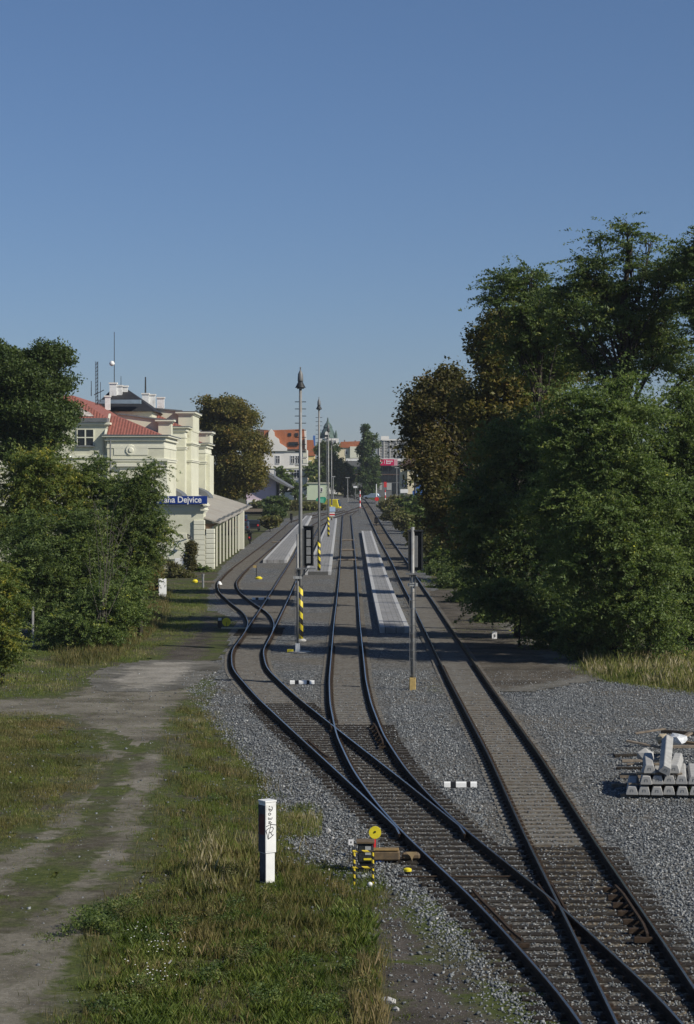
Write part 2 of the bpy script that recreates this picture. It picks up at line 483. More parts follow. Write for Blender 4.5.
# ------------------------------------------------------------------ ground sheet
ys = [-60, -20, 0] + list(np.arange(10, 200, 2.0)) + list(np.arange(200, 640, 6.0)) + [660, 700, 800, 1000, 1500, 2500, 4500]
xs = [-1500, -600, -250, -120] + list(np.arange(-60, 61, 2.0)) + [120, 250, 600, 1500]
V, Fq = [], []
for y in ys:
    for x in xs:
        z = T(y) - .022
        if y < 130: z += .006 * float(fnoise(np.array([x]), np.array([y]), 3, 3.0)[0])
        V.append((x, y, z))
nx = len(xs)
for j in range(len(ys) - 1):
    for i in range(nx - 1):
        Fq.append((j * nx + i, j * nx + i + 1, (j + 1) * nx + i + 1, (j + 1) * nx + i))
tag(link('ground', np_mesh('ground', V, Fq, M['ground'], smooth=True)), kind='structure')

def strip_sheet(name, left, right, dz, mat, jit=.25, ncol=10, seed=1, step=None, y0=None, y1=None):
    """sheet between two edges given as (x, y) lists ordered by y, ragged at both sides"""
    r = np.random.RandomState(seed)
    ly = [p[1] for p in left]; lx = [p[0] for p in left]; ry = [p[1] for p in right]; rx = [p[0] for p in right]
    y0 = max(ly[0], ry[0]) if y0 is None else y0; y1 = min(ly[-1], ry[-1]) if y1 is None else y1
    Y = [y0]
    while Y[-1] < y1:
        Y.append(Y[-1] + (step or (.12 if Y[-1] < 70 else .3 if Y[-1] < 130 else 1.5)))
    Y = np.array(Y)
    n1 = fnoise(Y, Y * 0, seed, 1.2) * jit + r.uniform(-1, 1, len(Y)) * jit * .35
    n2 = fnoise(Y, Y * 0 + 9, seed + 1, 1.2) * jit + r.uniform(-1, 1, len(Y)) * jit * .35
    L = np.interp(Y, ly, lx) + n1; Rr = np.interp(Y, ry, rx) + n2
    V, Fq = [], []
    for j, y in enumerate(Y):
        for i in range(ncol):
            t = i / (ncol - 1)
            V.append((L[j] + (Rr[j] - L[j]) * t, y, T(y) + dz - (.02 if i in (0, ncol - 1) else 0)))
    for j in range(len(Y) - 1):
        for i in range(ncol - 1):
            a = j * ncol + i
            Fq.append((a, a + 1, a + ncol + 1, a + ncol))
    return tag(link(name, np_mesh(name, V, Fq, mat, smooth=True)), kind='structure')

def edge(px): return sorted([tuple(G(u, v)[:2]) for u, v in px], key=lambda p: p[1])
bed_left = edge([(590, 1060), (545, 1024), (500, 985), (450, 935), (405, 890), (352, 866), (300, 852), (283, 832), (262, 775), (228, 738), (206, 712), (186, 682), (186, 660),
                 (196, 640), (203, 622), (207, 605), (210, 588), (222, 566), (250, 543), (280, 520), (303, 514)])
bed_left = [(3.2, 20)] + bed_left + [(-5, 430), (-2, 520), (-14, 640)]
bed_right = [(30, 20), (30, 60), (22, 78)] + edge([(694, 692), (640, 686), (598, 680), (560, 668), (520, 662), (488, 648), (462, 622), (440, 592), (424, 566), (407, 540), (391, 520)]) + [(8, 430), (8, 520), (3, 640)]
strip_sheet('ballast_bed', bed_left, bed_right, .0, M['ballast'], .22, 14, 5)

# ------------------------------------------------------------------ tracks
RZ = .19
def path(px, pre=(), post=(), smooth=5.0):
    pts = sorted(list(pre) + [tuple(G(u, v, RZ)[:2]) for u, v in px] + list(post), key=lambda p: p[1])
    y = np.arange(pts[0][1], pts[-1][1], .5)
    x = np.interp(y, [p[1] for p in pts], [p[0] for p in pts])
    k = int(smooth / .5)
    ker = np.hanning(2 * k + 1); ker /= ker.sum()
    xp = np.concatenate([2 * x[0] - x[k:0:-1], x, 2 * x[-1] - x[-2:-k - 2:-1]])
    return y, np.convolve(xp, ker, 'valid')

pR = path([(668, 1024), (619.5, 940), (560.5, 840), (514, 754.6), (467.5, 680), (421, 599), (400, 562.6), (384, 536.7), (368, 508)], pre=[(4.72, 20)],
          post=[(4.0, 545), (1.5, 600), (-6, 690)], smooth=6)
pM = path([(634, 1024), (599, 983), (562, 947), (523.5, 908), (467, 859), (431, 828), (404, 800), (378.5, 768), (360, 735), (350.5, 703), (347.5, 680), (347, 624), (348, 580), (348, 554.6), (347, 515)],
          pre=[(4.60, 22)], post=[(1.5, 430), (4.3, 470)], smooth=4)
pL = path([(431, 829), (398.5, 800), (361, 768), (321.5, 735), (276, 696), (249, 668), (247, 650), (255, 638), (270, 612), (288, 579), (302, 554)],
          post=[(-5.1, 260), (-4.9, 320), (-3.0, 370), (1.0, 420), (4.6, 475)], smooth=6)
pS = path([(257, 613), (242.5, 603), (228.5, 591), (226.3, 582), (234.5, 572), (243, 565), (267, 546), (291, 525)], pre=[(float(np.interp(q, pL[0], pL[1])) - .004 * max(0, q - 108), q) for q in (96, 100, 104, 108, 112, 116, 120)],
          post=[(-8.6, 345), (-5.0, 390), (-.5, 430)], smooth=8)
def X(p, y): return float(np.interp(y, p[0], p[1]))

# brownish bedding under each track
def bedding(name, p, y0, y1, hw, dz, seed, jit=.12, mat='bedding'):
    Y = np.arange(y0, y1, 1.0)
    strip_sheet(name, [(X(p, y) - hw, y) for y in Y], [(X(p, y) + hw, y) for y in Y], dz, M[mat], jit, 5, seed)
bedding('track_bed', pR, 21, 520, 1.12, .009, 21, .25)
bedding('track_bed', pM, 23, 400, 1.0, .013, 22, .2, 'bedding_grey')
bedding('track_bed', pL, 51, 330, 1.0, .017, 23, .2, 'bedding_grey')
bedding('track_bed', pS, 118, 330, .95, .021, 24, .2, 'bedding_grey')

PROF = [(-.0625, 0), (.0625, 0), (.0625, .015), (.012, .032), (.012, .11), (.034, .118), (.034, .141), (.021, .15), (-.021, .15), (-.034, .141), (-.034, .118), (-.012, .11), (-.012, .032), (-.0625, .015)]
def rail_mesh(p, off, y0, y1, drop=0.0, step=1.0):
    Y = np.arange(y0, y1, step)
    mb = MB(); n = len(PROF); vs, fs = [], []
    for y in Y:
        x = X(p, y); s = (X(p, y + .5) - X(p, y - .5))
        nrm = Vector((1, -s, 0)).normalized()
        c = Vector((x, y, T(y) + .04 - drop)) + nrm * off
        for a, b in PROF: vs.append(c + nrm * a + Vector((0, 0, b)))
    mb.add(vs, [], 0)
    for j in range(len(Y) - 1):
        for k in range(n):
            k2 = (k + 1) % n
            mb.f.append([j * n + k, j * n + k2, (j + 1) * n + k2, (j + 1) * n + k]); mb.m.append(1 if k == 7 else 0)
    mb.f.append(list(range(n))); mb.m.append(0)
    mb.f.append([(len(Y) - 1) * n + k for k in reversed(range(n))]); mb.m.append(0)
    return mb.mesh('rail', [M['rail'], M['railtop']])

def sleeper_mesh(x0, x1, rails, mats, r):
    """one sleeper with its rail plates; x relative to the sleeper's centre"""
    mb = MB()
    j = .03
    w0 = .125
    mb.box(x0 + r.uniform(-j, j), x1 + r.uniform(-j, j), -w0, w0, -.12, .034, 0)
    for q in rails:
        mb.box(q - .17, q + .17, -.085, .085, .0345, .047, 1)
        for sx in (-1, 1):
            mb.box(q + sx * .105 - .03, q + sx * .105 + .03, -.045, .045, .0475, .095, 1)
    return mb.mesh('sleeper', mats, bevel=.0)
std_dark = [sleeper_mesh(-1.3, 1.3, (-.75, .75), [M['wood_sleeper'], M['rustplate']], rnd) for _ in range(4)]
std_conc = [sleeper_mesh(-1.06, 1.06, (-.75, .75), [M['conc_sleeper'], M['rustplate']], rnd) for _ in range(4)]

def track(label, p, y0, y1, drop, sleepers, rail_y0=None):
    """sleepers: list of (y, x, mesh or None, ang)"""
    t = empty('railway_track', (X(p, y0), y0, T(y0)), label, 'railway track', 'railway tracks of the station yard')
    bpy.context.view_layer.update()
    inv = Matrix.Translation(-Vector(t.location))
    for off in (-.75, .75):
        o = link('rail', rail_mesh(p, off, rail_y0 or y0, y1, drop), t)
        o.matrix_parent_inverse = inv
    sleepers = sorted(sleepers, key=lambda s: s[0])
    for (y, x, me, a) in sleepers[:99]:
        o = link('sleeper', me, t, (x, y, T(y) + .001 * rnd.random()), (0, 0, a))
        o.matrix_parent_inverse = inv
    if len(sleepers) > 99:
        mb = MB()
        for (y, x, me, a) in sleepers[99:]:
            mb.box(x - 1.06, x + 1.06, y - .125, y + .125, T(y) - .1, T(y) + .034)
        o = mb.build('distant_sleepers', M['conc_sleeper'], t); o.matrix_parent_inverse = inv
        o['kind'] = 'stuff'
    return t

sR, sM, sL, sS = [], [], [], []
y = 23.0
while y < 46.6:                                     # long sleepers of the near turnout
    a, b = X(pM, y), X(pR, y)
    lo, hi = min(a, b) - 1.3, max(a, b) + 1.3
    c = (lo + hi) / 2
    rl = sorted({round(q, 3) for q in (a - .75 - c, a + .75 - c, b - .75 - c, b + .75 - c)})
    rl2 = [rl[0]]
    for q in rl[1:]:
        if q - rl2[-1] > .36: rl2.append(q)
    (sR if int(y / .6) % 2 else sM).append((y, c, sleeper_mesh(lo - c, hi - c, rl2, [M['wood_sleeper'], M['rustplate']], rnd), 0))
    y += .6 + rnd.uniform(-.02, .02)
yn = y
while y < 240: sR.append((y, X(pR, y), rnd.choice(std_dark if y < 47 else std_conc), rnd.uniform(-.008, .008))); y += .6
y = yn
while y < 49.2: sM.append((y, X(pM, y), rnd.choice(std_dark), .03)); y += .6
while y < 71.5:                                     # long sleepers of the second turnout
    a, b = X(pL, y) if y > 49.5 else X(pM, y), X(pM, y)
    lo, hi = min(a, b) - 1.3, max(a, b) + 1.3
    c = (lo + hi) / 2
    rl = sorted({round(q, 3) for q in (a - .75 - c, a + .75 - c, b - .75 - c, b + .75 - c)})
    rl2 = [rl[0]]
    for q in rl[1:]:
        if q - rl2[-1] > .36: rl2.append(q)
    (sM if int(y / .6) % 2 else sL).append((y, c, sleeper_mesh(lo - c, hi - c, rl2, [M['wood_sleeper'], M['rustplate']], rnd), 0))
    y += .6 + rnd.uniform(-.02, .02)
yn = y
while y < 240: sM.append((y, X(pM, y), rnd.choice(std_conc), rnd.uniform(-.008, .008))); y += .6
y = yn + .3
while y < 240:
    s = X(pL, y + .5) - X(pL, y - .5)
    if not 113 < y < 133: sL.append((y, X(pL, y), rnd.choice(std_dark if y < 78 else std_conc), -math.atan(s)))
    y += .6
y = 113.2
while y < 134:
    a, b = X(pS, max(y, 118)), X(pL, y)
    lo, hi = min(a, b) - 1.25, max(a, b) + 1.25
    if hi - lo < 4.6:
        c = (lo + hi) / 2
        sL.append((y, c, sleeper_mesh(lo - c, hi - c, (-.75, .75), [M['wood_sleeper'], M['rustplate']], rnd), 0))
    y += .6
y = 134
while y < 235:
    s = X(pS, y + .5) - X(pS, y - .5)
    sS.append((y, X(pS, y), rnd.choice(std_conc), -math.atan(s))); y += .6
def meet(p, q, lo, hi, d):
    for y in np.arange(lo, hi, .25):
        if abs(X(p, y) - X(q, y)) > d: return y
    return hi
yL0 = meet(pL, pM, 48, 60, .03)
yS0 = meet(pS, pL, 112, 125, .03)
tR = track('straight main track furthest right, running below the green trees', pR, 22.0, 680, 0, sR)
tM = track('middle track between the two platforms that swings right into the main track', pM, 23.0, 455, .003, sM)
tL = track('winding track beside the striped lamp masts, joining the middle track', pL, yL0, 465, .006, sL)
tS = track('outer siding closest to the station building canopy', pS, yS0, 425, .009, sS)

# guard rails beside the frogs, grouped with the track they belong to
def part_of(t, mb, name, mats, **k):
    o = mb.build(name, mats, t, **k)
    o.matrix_parent_inverse = Matrix.Translation(-Vector(t.location))
    return o
def guard(t, p, off, ya, yb, ladder=False):
    mb = MB()
    side = -1 if off > 0 else 1
    pts = []
    n = 10
    for i in range(n + 1):
        y = ya + (yb - ya) * i / n
        flare = .05 * (max(0, abs(i - n / 2) - n * .32) / (n * .18)) ** 1
        pts.append(Vector((X(p, y) + off + side * (.115 + flare), y, T(y) + .2)))
    for i in range(n):
        a, b = pts[i], pts[i + 1]
        d = Vector((.045 * side, 0, 0))
        mb.prism([a - Vector((0, 0, .05)), a - Vector((0, 0, .05)) + d, a + d, a], b - a, 0)
    m = 6
    for i in range(m + 1):
        y = ya + (yb - ya) * i / m
        x = X(p, y) + off + side * .11
        mb.box(min(x, x + side * (.32 if ladder else .2)), max(x, x + side * (.32 if ladder else .2)), y - .05, y + .05, .05, .14 if ladder else .12, 0)
    part_of(t, mb, 'guard_rail', M['rustplate'])
guard(tR, pR, .75, 37.2, 41.8, True)
guard(tM, pM, -.75, 36.8, 41.4)
guard(tM, pM, .75, 64.6, 70.2)
guard(tL, pL, -.75, 61.5, 66.0)
# frog nose castings with their wing rails
def frog(t, x, y, dx):
    mb = MB()
    for s, ddx in ((-1, 0), (1, dx)):
        a = Vector((x + s * .075, y - .2, .118)); b = Vector((x + s * .12 - dx * .5, y + 2.2, .118))
        mb.prism([a, a + Vector((.04 * s, 0, 0)), a + Vector((.04 * s, 0, .066)), a + Vector((0, 0, .066))], b - a, 0)
    mb.box(x - .16, x + .16, y - .5, y + .5, .036, .1, 0)
    part_of(t, mb, 'frog_casting', M['rail'])
for (t, p, q, lo, hi) in ((tM, pM, pR, 30, 60), (tL, pM, pL, 50, 85)):
    for y in np.arange(lo, hi, .1):
        r1 = X(pM, y) + (.75 if p is pM and q is pR else -.75)
        r2 = X(q, y) + (-.75 if q is pR else .75)
        if (q is pR and r1 < r2) or (q is pL and r1 > r2):
            frog(t, (r1 + r2) / 2, y, .12); break
# low point motor rods and cable troughs crossing the sleepers
for (t, p, y) in ((tM, pM, 43.35),):
    mb = MB(); x = X(p, y)
    mb.tube([(x - 1.7, y, .07), (x + .6, y, .07)], .02, 6)
    part_of(t, mb, 'switch_rod', M['rustplate'])

# ------------------------------------------------------------------ dirt paths
def ragged(name, px, dz, mat, soft, seed, cell=.22):
    """ground sheet over a polygon; 'rim' tells the material how far inside the outline a point lies"""
    poly = np.array([tuple(G(u, v)[:2]) for u, v in px])
    lo, hi = poly.min(0) - .9, poly.max(0) + .9
    gx = np.arange(lo[0], hi[0] + cell, cell); gy = np.arange(lo[1], hi[1] + cell * 1.5, cell * 1.5)
    X_, Y_ = np.meshgrid(gx, gy); xf, yf = X_.ravel(), Y_.ravel()
    d = np.full(len(xf), 1e9)
    for k in range(len(poly)):
        a, b = poly[k], poly[(k + 1) % len(poly)]
        e = b - a; t = np.clip(((xf - a[0]) * e[0] + (yf - a[1]) * e[1]) / (e @ e), 0, 1)
        d = np.minimum(d, np.hypot(xf - a[0] - t * e[0], (yf - a[1] - t * e[1])))
    d = np.where(in_poly(xf, yf, poly), d, -d) + .25 * fnoise(xf, yf, seed, 1.5) * soft * 3
    rim = np.clip(.5 + d / (2.2 * soft + .25), 0, 1)
    keep = rim > 0
    nx_ = len(gx); q = []
    kk = keep.reshape(X_.shape)
    any_ = kk[:-1, :-1] | kk[1:, :-1] | kk[:-1, 1:] | kk[1:, 1:]
    jj, ii = np.nonzero(any_)
    a = jj * nx_ + ii
    Fq = np.stack([a, a + 1, a + nx_ + 1, a + nx_], 1)
    used, inv = np.unique(Fq, return_inverse=True)
    V = np.stack([xf[used], yf[used], np.full(len(used), dz)], 1)
    me = np_mesh(name, V, inv.reshape(Fq.shape), mat, smooth=True)
    at = me.attributes.new('rim', 'FLOAT', 'POINT'); at.data.foreach_set('value', rim[used].astype(np.float32))
    return tag(link(name, me), kind='structure')
PATH_PX = {
    'yard': [(-20, 700), (60, 698), (112, 676), (190, 664), (200, 690), (176, 712), (170, 745), (140, 775), (120, 760), (98, 730), (60, 716), (-20, 716)],
    'left_rut': [(98, 735), (128, 752), (118, 790), (86, 818), (52, 850), (18, 885), (-30, 930), (-30, 872), (20, 846), (66, 806), (98, 785)],
    'right_rut': [(124, 766), (172, 740), (164, 775), (150, 812), (136, 850), (128, 868), (86, 905), (80, 950), (72, 985), (40, 1040), (-60, 1040), (-30, 945), (22, 925), (60, 895), (100, 850), (112, 812)],
}
ragged('dirt_path', PATH_PX['yard'], .012, M['path'], .5, 31)
ragged('dirt_path', PATH_PX['left_rut'], .016, M['path'], .3, 32)
ragged('dirt_path', PATH_PX['right_rut'], .020, M['path'], .32, 33)
ragged('sandy_patch', [(112, 676), (124, 668), (165, 662), (196, 663), (190, 678), (150, 690), (116, 690)], .026, M['sand'], .6, 34)
ragged('dirt_path', [(168, 664), (205, 660), (216, 640), (222, 620), (205, 612), (196, 632), (160, 652)], .016, M['dirt'], .4, 35)
ragged('dark_soil', [(385, 898), (452, 962), (515, 1030), (380, 1040), (370, 960), (352, 905)], .008, M['dirt'], .5, 36)
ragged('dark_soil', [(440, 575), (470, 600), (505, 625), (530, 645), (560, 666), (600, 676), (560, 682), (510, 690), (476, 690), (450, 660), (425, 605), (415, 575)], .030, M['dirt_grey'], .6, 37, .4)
ragged('asphalt_yard', [(-60, 636), (32, 636), (60, 618), (60, 590), (-60, 590)], .03, M['asphalt'], .1, 38, .5)

# ------------------------------------------------------------------ loose stones
mst, nts, bst = new_mat('loose_stones')
ats = nd(nts, 'ShaderNodeAttribute', attribute_name='tint')
nts.links.new(ramp(nts, ats.outputs['Fac'], [(0, (.05, .056, .060)), (.3, (.125, .137, .143)), (.65, (.225, .240, .245)), (.9, (.38, .385, .375)), (1, (.58, .57, .54))]), bst.inputs['Base Color'])
bst.inputs['Roughness'].default_value = .9
bst.inputs['Specular IOR Level'].default_value = .2
def stones(name, C, sizes, seed, dark=0.0):
    """C: (n, 3) centres; rough six-pointed lumps"""
    r = np.random.RandomState(seed)
    n = len(C)
    base = np.array([(1, 0, 0), (-1, 0, 0), (0, 1, 0), (0, -1, 0), (0, 0, 1), (0, 0, -1)], np.float32)
    fa = np.array([(0, 2, 4), (2, 1, 4), (1, 3, 4), (3, 0, 4), (2, 0, 5), (1, 2, 5), (3, 1, 5), (0, 3, 5)])
    sc = sizes[:, None, None] * r.uniform(.55, 1.25, (n, 6, 1))
    v = base[None] * sc + r.normal(0, .22, (n, 6, 3)) * sizes[:, None, None]
    th = r.uniform(0, 6.28, n); ph = r.uniform(-.7, .7, n)
    c, s = np.cos(th)[:, None], np.sin(th)[:, None]
    x = v[..., 0] * c - v[..., 1] * s; yv = v[..., 0] * s + v[..., 1] * c; z = v[..., 2] * .75
    c2, s2 = np.cos(ph)[:, None], np.sin(ph)[:, None]
    x, z = x * c2 - z * s2, x * s2 + z * c2
    V = np.stack([x, yv, z], -1) + C[:, None, :]
    Fc = fa[None] + (np.arange(n) * 6)[:, None, None]
    tint = np.clip(r.beta(2, 2.6, n) - dark, 0, 1)
    me = np_mesh(name, V.reshape(-1, 3), Fc.reshape(-1, 3), mst, {'tint': np.repeat(tint, 8)})
    return tag(link(name, me), kind='stuff')
def near_rail(x, y):
    """distance to the closest rail"""
    d = np.full(len(x), 9.0)
    for p, lo in ((pR, 20), (pM, 20), (pL, yL0)):
        cx = np.interp(y, p[0], p[1])
        for o in (-.75, .75):
            d = np.minimum(d, np.where(y > lo, np.abs(x - cx - o), 9))
    return d
def track_dist(x, y):
    d = np.full(len(x), 9.0)
    for p, lo in ((pR, 20), (pM, 20), (pL, yL0)):
        d = np.minimum(d, np.where(y > lo, np.abs(x - np.interp(y, p[0], p[1])), 9))
    return d
rs = np.random.RandomState(11)
n = 150000
yy = 30 + 62 * rs.rand(n) ** 1.5
half = yy * 347 / F + 1.0
xx = rs.uniform(-1, 1, n) * half
ex = np.interp(yy, [p[1] for p in bed_left], [p[0] for p in bed_left]); er = np.interp(yy, [p[1] for p in bed_right], [p[0] for p in bed_right])
keep = (xx > ex - .35 * rs.rand(n)) & (xx < er + .3 * rs.rand(n)) & (near_rail(xx, yy) > .16)
td = track_dist(xx, yy)
keep &= (td > 1.35) | (rs.rand(n) < .5)
xx, yy, td = xx[keep], yy[keep], td[keep]
sz = rs.uniform(.018, .046, len(xx))
C = np.stack([xx, yy, .004 + sz * .25], -1)
inner = td < 1.4
C[inner, 2] += .012
print('stones', len(xx))
stones('ballast_stones', C[~inner], sz[~inner], 12)
sz[inner] *= .8
stones('track_gravel', C[inner], sz[inner], 13, .06)
# stray pebbles on the paths and the dark soil
n = 6000
yy = rs.uniform(31, 92, n); xx = -yy * 347 / F + rs.rand(n) * 11
keep = xx < np.interp(yy, [p[1] for p in bed_left], [p[0] for p in bed_left]) + .1
xx, yy = xx[keep], yy[keep]
sz = rs.gamma(2.0, .006, len(xx)) + .007
stones('pebbles', np.stack([xx, yy, .01 + sz * .3], -1), sz, 14, .1)

n = 2600
yy = rs.uniform(31, 46, n); xx = np.interp(yy, [p[1] for p in bed_left], [p[0] for p in bed_left]) - rs.gamma(1.3, .55, n)
sz = rs.gamma(2.0, .007, n) + .006
stones('pebbles', np.stack([xx, yy, .008 + sz * .3], -1), sz, 15, .05)
# ------------------------------------------------------------------ low platforms
def platform(label, y0, y1, xl, xr, h=.32):
    """xl, xr: functions of y"""
    t = empty('platform', ((xl(y0) + xr(y0)) / 2, y0, 0), label, 'platform', 'low concrete platforms between the tracks')
    inv = Matrix.Translation(-Vector(t.location))
    Y = list(np.arange(y0, y1, 4.0)) + [y1]
    def strip(name, a, b, z0, z1, mat, gap=0.0):
        mb = MB()
        vs, fs = [], []
        for y in Y:
            z = T(y)
            l = xl(y) + a; r = (xl(y) + b) if b > 0 else (xr(y) + b)
            if a < 0: l = xr(y) + a; r = xr(y) + b if b <= 0 else r
            vs += [(l, y, z + z0), (r, y, z + z0), (r, y, z + z1), (l, y, z + z1)]
        for j in range(len(Y) - 1):
            for k in range(4):
                k2 = (k + 1) % 4
                fs.append((j * 4 + k, j * 4 + k2, (j + 1) * 4 + k2, (j + 1) * 4 + k))
        fs += [(0, 1, 2, 3), tuple((len(Y) - 1) * 4 + k for k in (3, 2, 1, 0))]
        mb.add(vs, fs)
        o = mb.build(name, mat, t); o.matrix_parent_inverse = inv
    strip('paving', .26, -.26, -.1, h - .012, M['paver'])
    strip('edge_stone', 0, .255, -.1, h, M['kerbstone'])
    strip('edge_stone', -.255, -1e-9, -.1, h, M['kerbstone'])
    return t
a = G(380, 633); b = G(409, 632); c = G(361.5, 533); d = G(371.5, 533)
lin = lambda p, q: (lambda y: p.x + (q.x - p.x) * (y - p.y) / (q.y - p.y))
platform('right-hand platform with tree shadows across it, between middle and main track', a.y, c.y, lin(a, c), lin(b, d))
a = G(305, 575); b = G(331, 575); c = G(329.5, 520); d = G(337, 520)
platform('middle platform carrying the striped lamp masts', a.y, c.y, lin(a, c), lin(b, d))
a = G(263, 563); b = G(287, 563); c = G(306, 517.5); d = G(312, 517.5)
platform('platform nearest the station building, between siding and winding track', a.y, c.y, lin(a, c), lin(b, d))

# timber crossings across the tracks
def crossing(u0, u1, v, label):
    a, b = G(u0, v), G(u1, v)
    mb = MB()
    for k in range(3):
        mb.box(0, b.x - a.x, k * .34, k * .34 + .3, .0, .12)
    o = mb.build('plank_crossing', M['wood'], None, (a.x, a.y, T(a.y) + .06), bevel=.01)
    tag(o, label, 'crossing', 'plank crossings over the middle track')
for u0, u1, v, lb in ((341.5, 354.5, 541, 'plank crossing over the middle track farthest along the platforms'),
                      (341, 355, 551, 'plank crossing over the middle track, second from the striped lamp mast'),
                      (338, 357, 561, 'plank crossing over the middle track nearest the front platform edge')):
    crossing(u0, u1, v, lb)
for u0, u1, v, lb in ((272, 285, 543, 'narrow plank crossing over the siding between canopy and platform'),):
    crossing(u0, u1, v, lb)

# ------------------------------------------------------------------ lamp masts
def lamp(u, v, vtop, label, band=2.9, detail=True):
    b = G(u, v)
    H = P(u, vtop, b.y).z - b.z - .36
    t = empty('lamp_mast', b, label, 'lamp mast', 'tall striped lamp masts along the platform')
    mb = MB(); mb.tube([(0, 0, 0), (0, 0, H * .5), (0, 0, H - .6)], [.125, .10, .075], 10)
    mb.build('mast', M['galv'], t, smooth=True)
    mb = MB(); mb.tube([(0, 0, .12), (0, 0, band)], [.148, .144], 10); mb.build('warning_band', M['stripe'], t, smooth=True)
    mb = MB(); mb.lathe([(.3, -.3), (.3, .05), (.2, .12)], 10); mb.build('footing', M['concrete'], t)
    lum = MB(); lum.lathe([(.28, 0), (.25, .05), (.14, .27), (.12, .30)], 12, (0, 0, H - .72))
    lo = lum.build('lamp_shade', M['darkmetal'], t, smooth=True)
    mb = MB(); mb.lathe([(.13, 0), (.15, .08), (.13, .40), (.06, .56), (.035, .60), (.03, .70), (.045, .73), (.025, .78)], 12, (0, 0, H - .415))
    mb.build('lamp_housing', M['greymetal'], lo, smooth=True)
    mb = MB(); mb.lathe([(.17, 0), (.2, .03), (.17, .05)], 12, (0, 0, H - .775)); mb.build('diffuser', M['palepanel'], lo)
    mb = MB(); mb.box(.10, .15, -.06, .06, 0, H * .35); mb.build('cable_duct', M['greymetal'], t, (0, 0, 1.0))
    if detail:
        r = MB(); r.tube([(-.29, 0, 0), (.29, 0, 0)], .022, 6); me = r.mesh('rung', M['darkmetal'])
        for k in range(10): link('rung', me, t, (0, .09, H - 1.45 - k * .37))
    return t
lamp(300.5, 641, 367, 'nearest and tallest-looking lamp mast with side rungs and yellow-black foot')
lamp(319, 574, 397, 'slim lamp mast at the front end of the middle platform')
lamp(328.4, 539, 423, 'third lamp mast along the middle platform, its lamp before the domed tower', detail=False)
lamp(331.5, 522, 438, 'farthest lamp mast along the middle platform', detail=False)

# information board on the platform
b = G(331.5, 522)
t = empty('platform_board', (b.x + .1, b.y - 3, b.z), 'small pale blue platform board on a post with a white and red plate', 'platform sign')
mb = MB(); mb.tube([(0, 0, 0), (0, 0, 2.6)], .05, 8); mb.build('post', M['galv'], t)
mb = MB(); mb.box(-.55, .55, -.05, .05, 1.75, 2.55); mb.build('board', plain('pale_blue_panel', (.38, .50, .66), .5, var=.05), t)
mb = MB(); mb.box(-.45, .45, -.06, .04, 1.0, 1.6); o = mb.build('lower_plate', M['white'], t)
mb = MB(); mb.box(-.45, .45, -.066, -.061, 1.15, 1.4); mb.build('red_band', M['red'], o)

# ------------------------------------------------------------------ signals, seen from behind
def signal(u, v, vtop, label, hx, hw, h0, h1, r, base_mat, base_w, base_h, segs):
    b = G(u, v)
    t = empty('railway_signal', b, label, 'railway signal', 'light signals facing away along the tracks')
    Hm = P(u, vtop, b.y).z - b.z
    mb = MB(); mb.tube([(0, 0, 0), (0, 0, Hm)], [r, r * .9], 8); mb.build('mast', M['galv'], t, smooth=True)
    mb = MB(); mb.box(-base_w, base_w, -base_w, base_w, -.05, base_h); mb.build('base_box', base_mat, t, bevel=.02)
    hb = MB(); hb.box(hx - hw, hx + hw, .16, .24, h0, h1)
    hd = hb.build('signal_board', M['darkmetal'], t, bevel=.03)
    mb = MB()
    mb.box(hx - hw, hx - hw + .06, -.02, .157, h0, h1); mb.box(hx + hw - .06, hx + hw, -.02, .157, h0, h1)
    mb.box(hx - hw - .02, hx + hw + .02, -.06, .25, h1 + .003, h1 + .06)
    mb.build('hood', M['darkmetal'], hd)
    n = segs
    for k in range(n):
        z0 = h0 + .12 + (h1 - h0 - .24) * k / n; z1 = h0 + .12 + (h1 - h0 - .24) * (k + 1) / n - .05
        mb = MB(); mb.box(hx - hw * (.45 if n > 1 else .6), hx + hw * (.45 if n > 1 else .3), .02, .155, z0, z1); mb.build('lamp_case', M['galv'] if n > 1 else M['greymetal'], hd, bevel=.015)
    mb = MB(); mb.box(min(0, hx - hw) - .1, hx + hw + .1, -.28, .2, h0 - .16, h0 - .1); mb.build('service_platform', M['greymetal'], t)
    mb = MB(); mb.tube([(0, 0, h0 - .75), (hx, .1, h0 - .13)], .03, 6); mb.build('bracket', M['greymetal'], t)
    mb = MB(); mb.box(-.2, .2, -.12, .12, h0 - .62, h0 - .5); mb.build('clamp_plate', M['palepanel'], t)
    mb = MB()
    mb.tube([(-.12, -r - .06, .5), (-.12, -r - .06, h0)], .012, 6); mb.tube([(.12, -r - .06, .5), (.12, -r - .06, h0)], .012, 6)
    z = .6
    while z < h0 - .05:
        mb.tube([(-.12, -r - .06, z), (.12, -r - .06, z)], .01, 5); z += .33
    mb.build('ladder', M['greymetal'], t)
    return t
sg = signal(297.6, 652, 534, 'signal on a thin pale mast beside the nearest lamp, with segmented panel back', .53, .25, 4.2, 6.1, .06, M['white'], .12, .42, 4)
mb = MB(); mb.box(-.5, -.2, -.15, .1, 0, .14); mb.build('cable_cap', M['yellow'], sg)
mb = MB(); mb.lathe([(.55, -.1), (.55, .03)], 12, (.1, 0, 0)); mb.build('footing', M['concrete'], sg)
signal(412.5, 690, 527, 'signal on a grey mast with yellow foot between platform and main track', .12, .29, 4.75, 6.3, .085, M['ochre'], .13, .5, 1)

